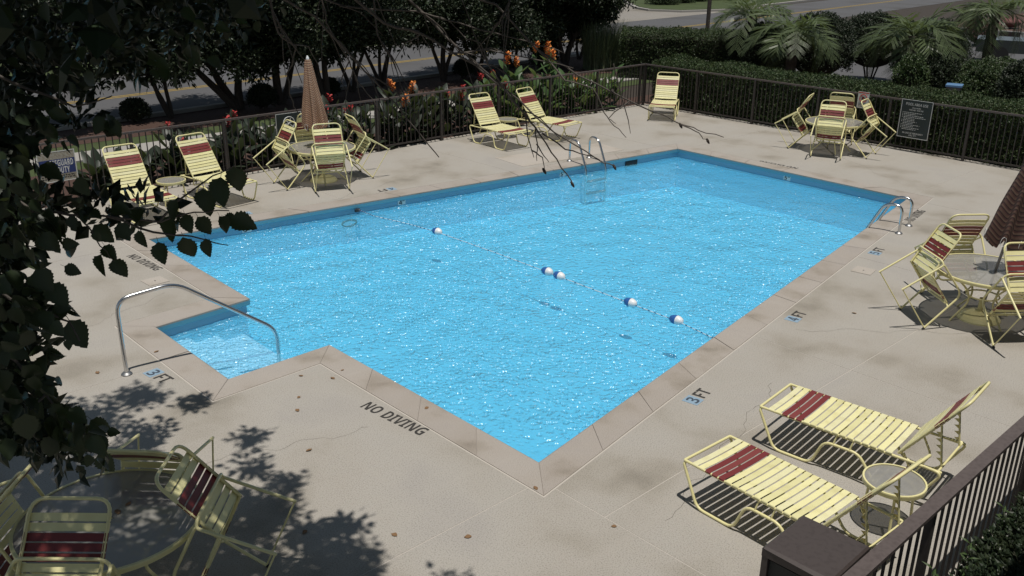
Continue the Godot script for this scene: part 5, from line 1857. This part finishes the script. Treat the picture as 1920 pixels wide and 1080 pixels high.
const STEMS := [
	[0.006, [Vector3(0.828,4.102,-3.726), Vector3(0.960,3.927,-3.546), Vector3(1.058,3.913,-3.460), Vector3(1.173,3.894,-3.417), Vector3(1.321,3.871,-3.299), Vector3(1.439,3.893,-3.256), Vector3(1.552,3.889,-3.203)]],
	[0.004, [Vector3(1.075,3.911,-3.454), Vector3(1.106,3.864,-3.430), Vector3(1.132,3.790,-3.398), Vector3(1.161,3.732,-3.369)]],
	[0.005, [Vector3(1.173,3.894,-3.417), Vector3(1.301,3.824,-3.315), Vector3(1.386,3.812,-3.253), Vector3(1.451,3.790,-3.217), Vector3(1.521,3.764,-3.176)]],
	[0.005, [Vector3(1.321,3.871,-3.299), Vector3(1.387,3.932,-3.291), Vector3(1.527,4.019,-3.253), Vector3(1.603,4.053,-3.225)]],
	[0.007, [Vector3(0.719,3.777,-3.665), Vector3(0.832,3.621,-3.535), Vector3(0.923,3.573,-3.439), Vector3(0.979,3.525,-3.405), Vector3(0.989,3.464,-3.354)]],
	[0.006, [Vector3(0.695,3.556,-3.594), Vector3(0.790,3.403,-3.458), Vector3(0.838,3.300,-3.343), Vector3(0.880,3.207,-3.263), Vector3(0.924,3.138,-3.179), Vector3(0.955,3.074,-3.133)]],
	[0.005, [Vector3(0.838,3.300,-3.343), Vector3(0.786,3.266,-3.340), Vector3(0.749,3.229,-3.330)]],
	[0.007, [Vector3(0.898,4.431,-3.766), Vector3(1.076,4.327,-3.705), Vector3(1.184,4.269,-3.609), Vector3(1.294,4.308,-3.523)]],
]
const LEAVES := [  # where, length, way the tip hangs (degrees clockwise from right)
	[Vector3(0.942,3.863,-3.328), 0.090, 60], [Vector3(1.073,3.817,-3.628), 0.060, 100], [Vector3(0.997,3.855,-3.301), 0.062, 10],
	[Vector3(1.215,3.773,-3.596), 0.099, 50], [Vector3(1.061,3.883,-3.444), 0.057, 70], [Vector3(1.132,3.705,-3.431), 0.087, 95],
	[Vector3(1.213,3.663,-3.475), 0.086, 60], [Vector3(1.157,3.762,-3.391), 0.072, 50], [Vector3(1.095,3.852,-3.319), 0.042, 70],
	[Vector3(1.166,3.876,-3.242), 0.076, 60], [Vector3(1.197,3.861,-3.166), 0.068, 70], [Vector3(1.360,3.705,-3.420), 0.093, 75],
	[Vector3(1.398,3.761,-3.254), 0.096, 75], [Vector3(1.406,3.798,-3.102), 0.072, 75], [Vector3(1.555,3.773,-3.440), 0.091, 60],
	[Vector3(1.498,3.857,-3.146), 0.077, 70], [Vector3(1.413,3.851,-3.263), 0.078, 70], [Vector3(1.566,3.855,-3.125), 0.105, 25],
	[Vector3(1.391,3.806,-3.379), 0.110, 100], [Vector3(1.589,3.834,-3.271), 0.058, 20], [Vector3(1.524,3.898,-3.334), 0.109, 80],
	[Vector3(1.513,3.963,-3.167), 0.090, 80], [Vector3(1.353,3.917,-3.236), 0.091, 110], [Vector3(1.183,3.944,-3.292), 0.076, 20],
	[Vector3(0.936,3.670,-3.322), 0.105, 60], [Vector3(0.883,3.753,-3.266), 0.096, 60], [Vector3(0.863,3.623,-3.234), 0.069, 70],
	[Vector3(0.916,3.475,-3.604), 0.046, 100], [Vector3(1.043,3.414,-3.542), 0.130, 65], [Vector3(0.904,3.529,-3.197), 0.041, 90],
	[Vector3(0.869,3.615,-3.151), 0.067, 50], [Vector3(0.784,3.643,-3.284), 0.076, 80], [Vector3(1.664,3.964,-3.343), 0.111, 85],
	[Vector3(1.615,3.918,-3.400), 0.104, 95], [Vector3(1.052,4.062,-3.243), 0.074, 60], [Vector3(0.731,3.247,-3.330), 0.051, 100],
	[Vector3(0.695,3.343,-3.057), 0.107, 95], [Vector3(0.827,3.207,-3.251), 0.101, 80], [Vector3(0.805,3.251,-3.350), 0.088, 60],
	[Vector3(0.929,3.151,-3.467), 0.099, 30], [Vector3(0.876,3.286,-3.131), 0.083, 40], [Vector3(1.001,3.115,-3.321), 0.090, 40],
	[Vector3(0.915,3.057,-3.354), 0.098, 70], [Vector3(0.998,2.965,-3.309), 0.099, 60], [Vector3(0.872,3.242,-2.958), 0.087, 60],
	[Vector3(0.993,3.166,-3.155), 0.050, 10], [Vector3(0.894,3.217,-3.506), 0.115, 50], [Vector3(0.716,3.364,-3.289), 0.085, 80],
]
const CLUMPS := [  # middle, radius, number of leaves
	[Vector3(0.843,4.082,-3.509), 0.18, 22], [Vector3(1.022,4.226,-3.703), 0.15, 14], [Vector3(0.855,3.826,-3.436), 0.17, 24],
	[Vector3(0.786,3.618,-3.381), 0.15, 20], [Vector3(0.889,3.625,-3.468), 0.09, 9], [Vector3(0.729,3.468,-3.333), 0.14, 18],
	[Vector3(0.777,3.360,-3.273), 0.09, 12], [Vector3(0.847,3.236,-3.252), 0.07, 9], [Vector3(0.892,3.172,-3.206), 0.07, 8],
	[Vector3(0.714,3.259,-3.239), 0.08, 8], [Vector3(1.192,4.463,-4.003), 0.34, 20], [Vector3(1.566,4.496,-4.092), 0.32, 20],
	[Vector3(1.253,4.362,-3.761), 0.09, 6], [Vector3(1.336,4.187,-3.702), 0.03, 3], [Vector3(1.072,4.256,-3.588), 0.03, 3],
	[Vector3(1.099,4.165,-3.562), 0.03, 2], [Vector3(1.098,3.941,-3.455), 0.04, 4], [Vector3(1.927,4.502,-4.047), 0.22, 12],
	[Vector3(1.745,4.370,-4.114), 0.14, 8], [Vector3(2.182,4.525,-4.032), 0.16, 6], [Vector3(0.917,3.923,-3.556), 0.14, 14],
	[Vector3(0.973,3.871,-3.472), 0.06, 7], [Vector3(0.950,3.584,-3.414), 0.06, 6], [Vector3(0.874,3.467,-3.353), 0.06, 6],
	[Vector3(0.850,3.172,-3.218), 0.06, 6], [Vector3(0.926,3.106,-3.160), 0.04, 4], [Vector3(1.258,3.898,-3.354), 0.04, 3],
	[Vector3(1.381,3.904,-3.285), 0.03, 2], [Vector3(0.997,3.905,-3.475), 0.06, 5], [Vector3(0.934,4.071,-3.589), 0.09, 8],
]
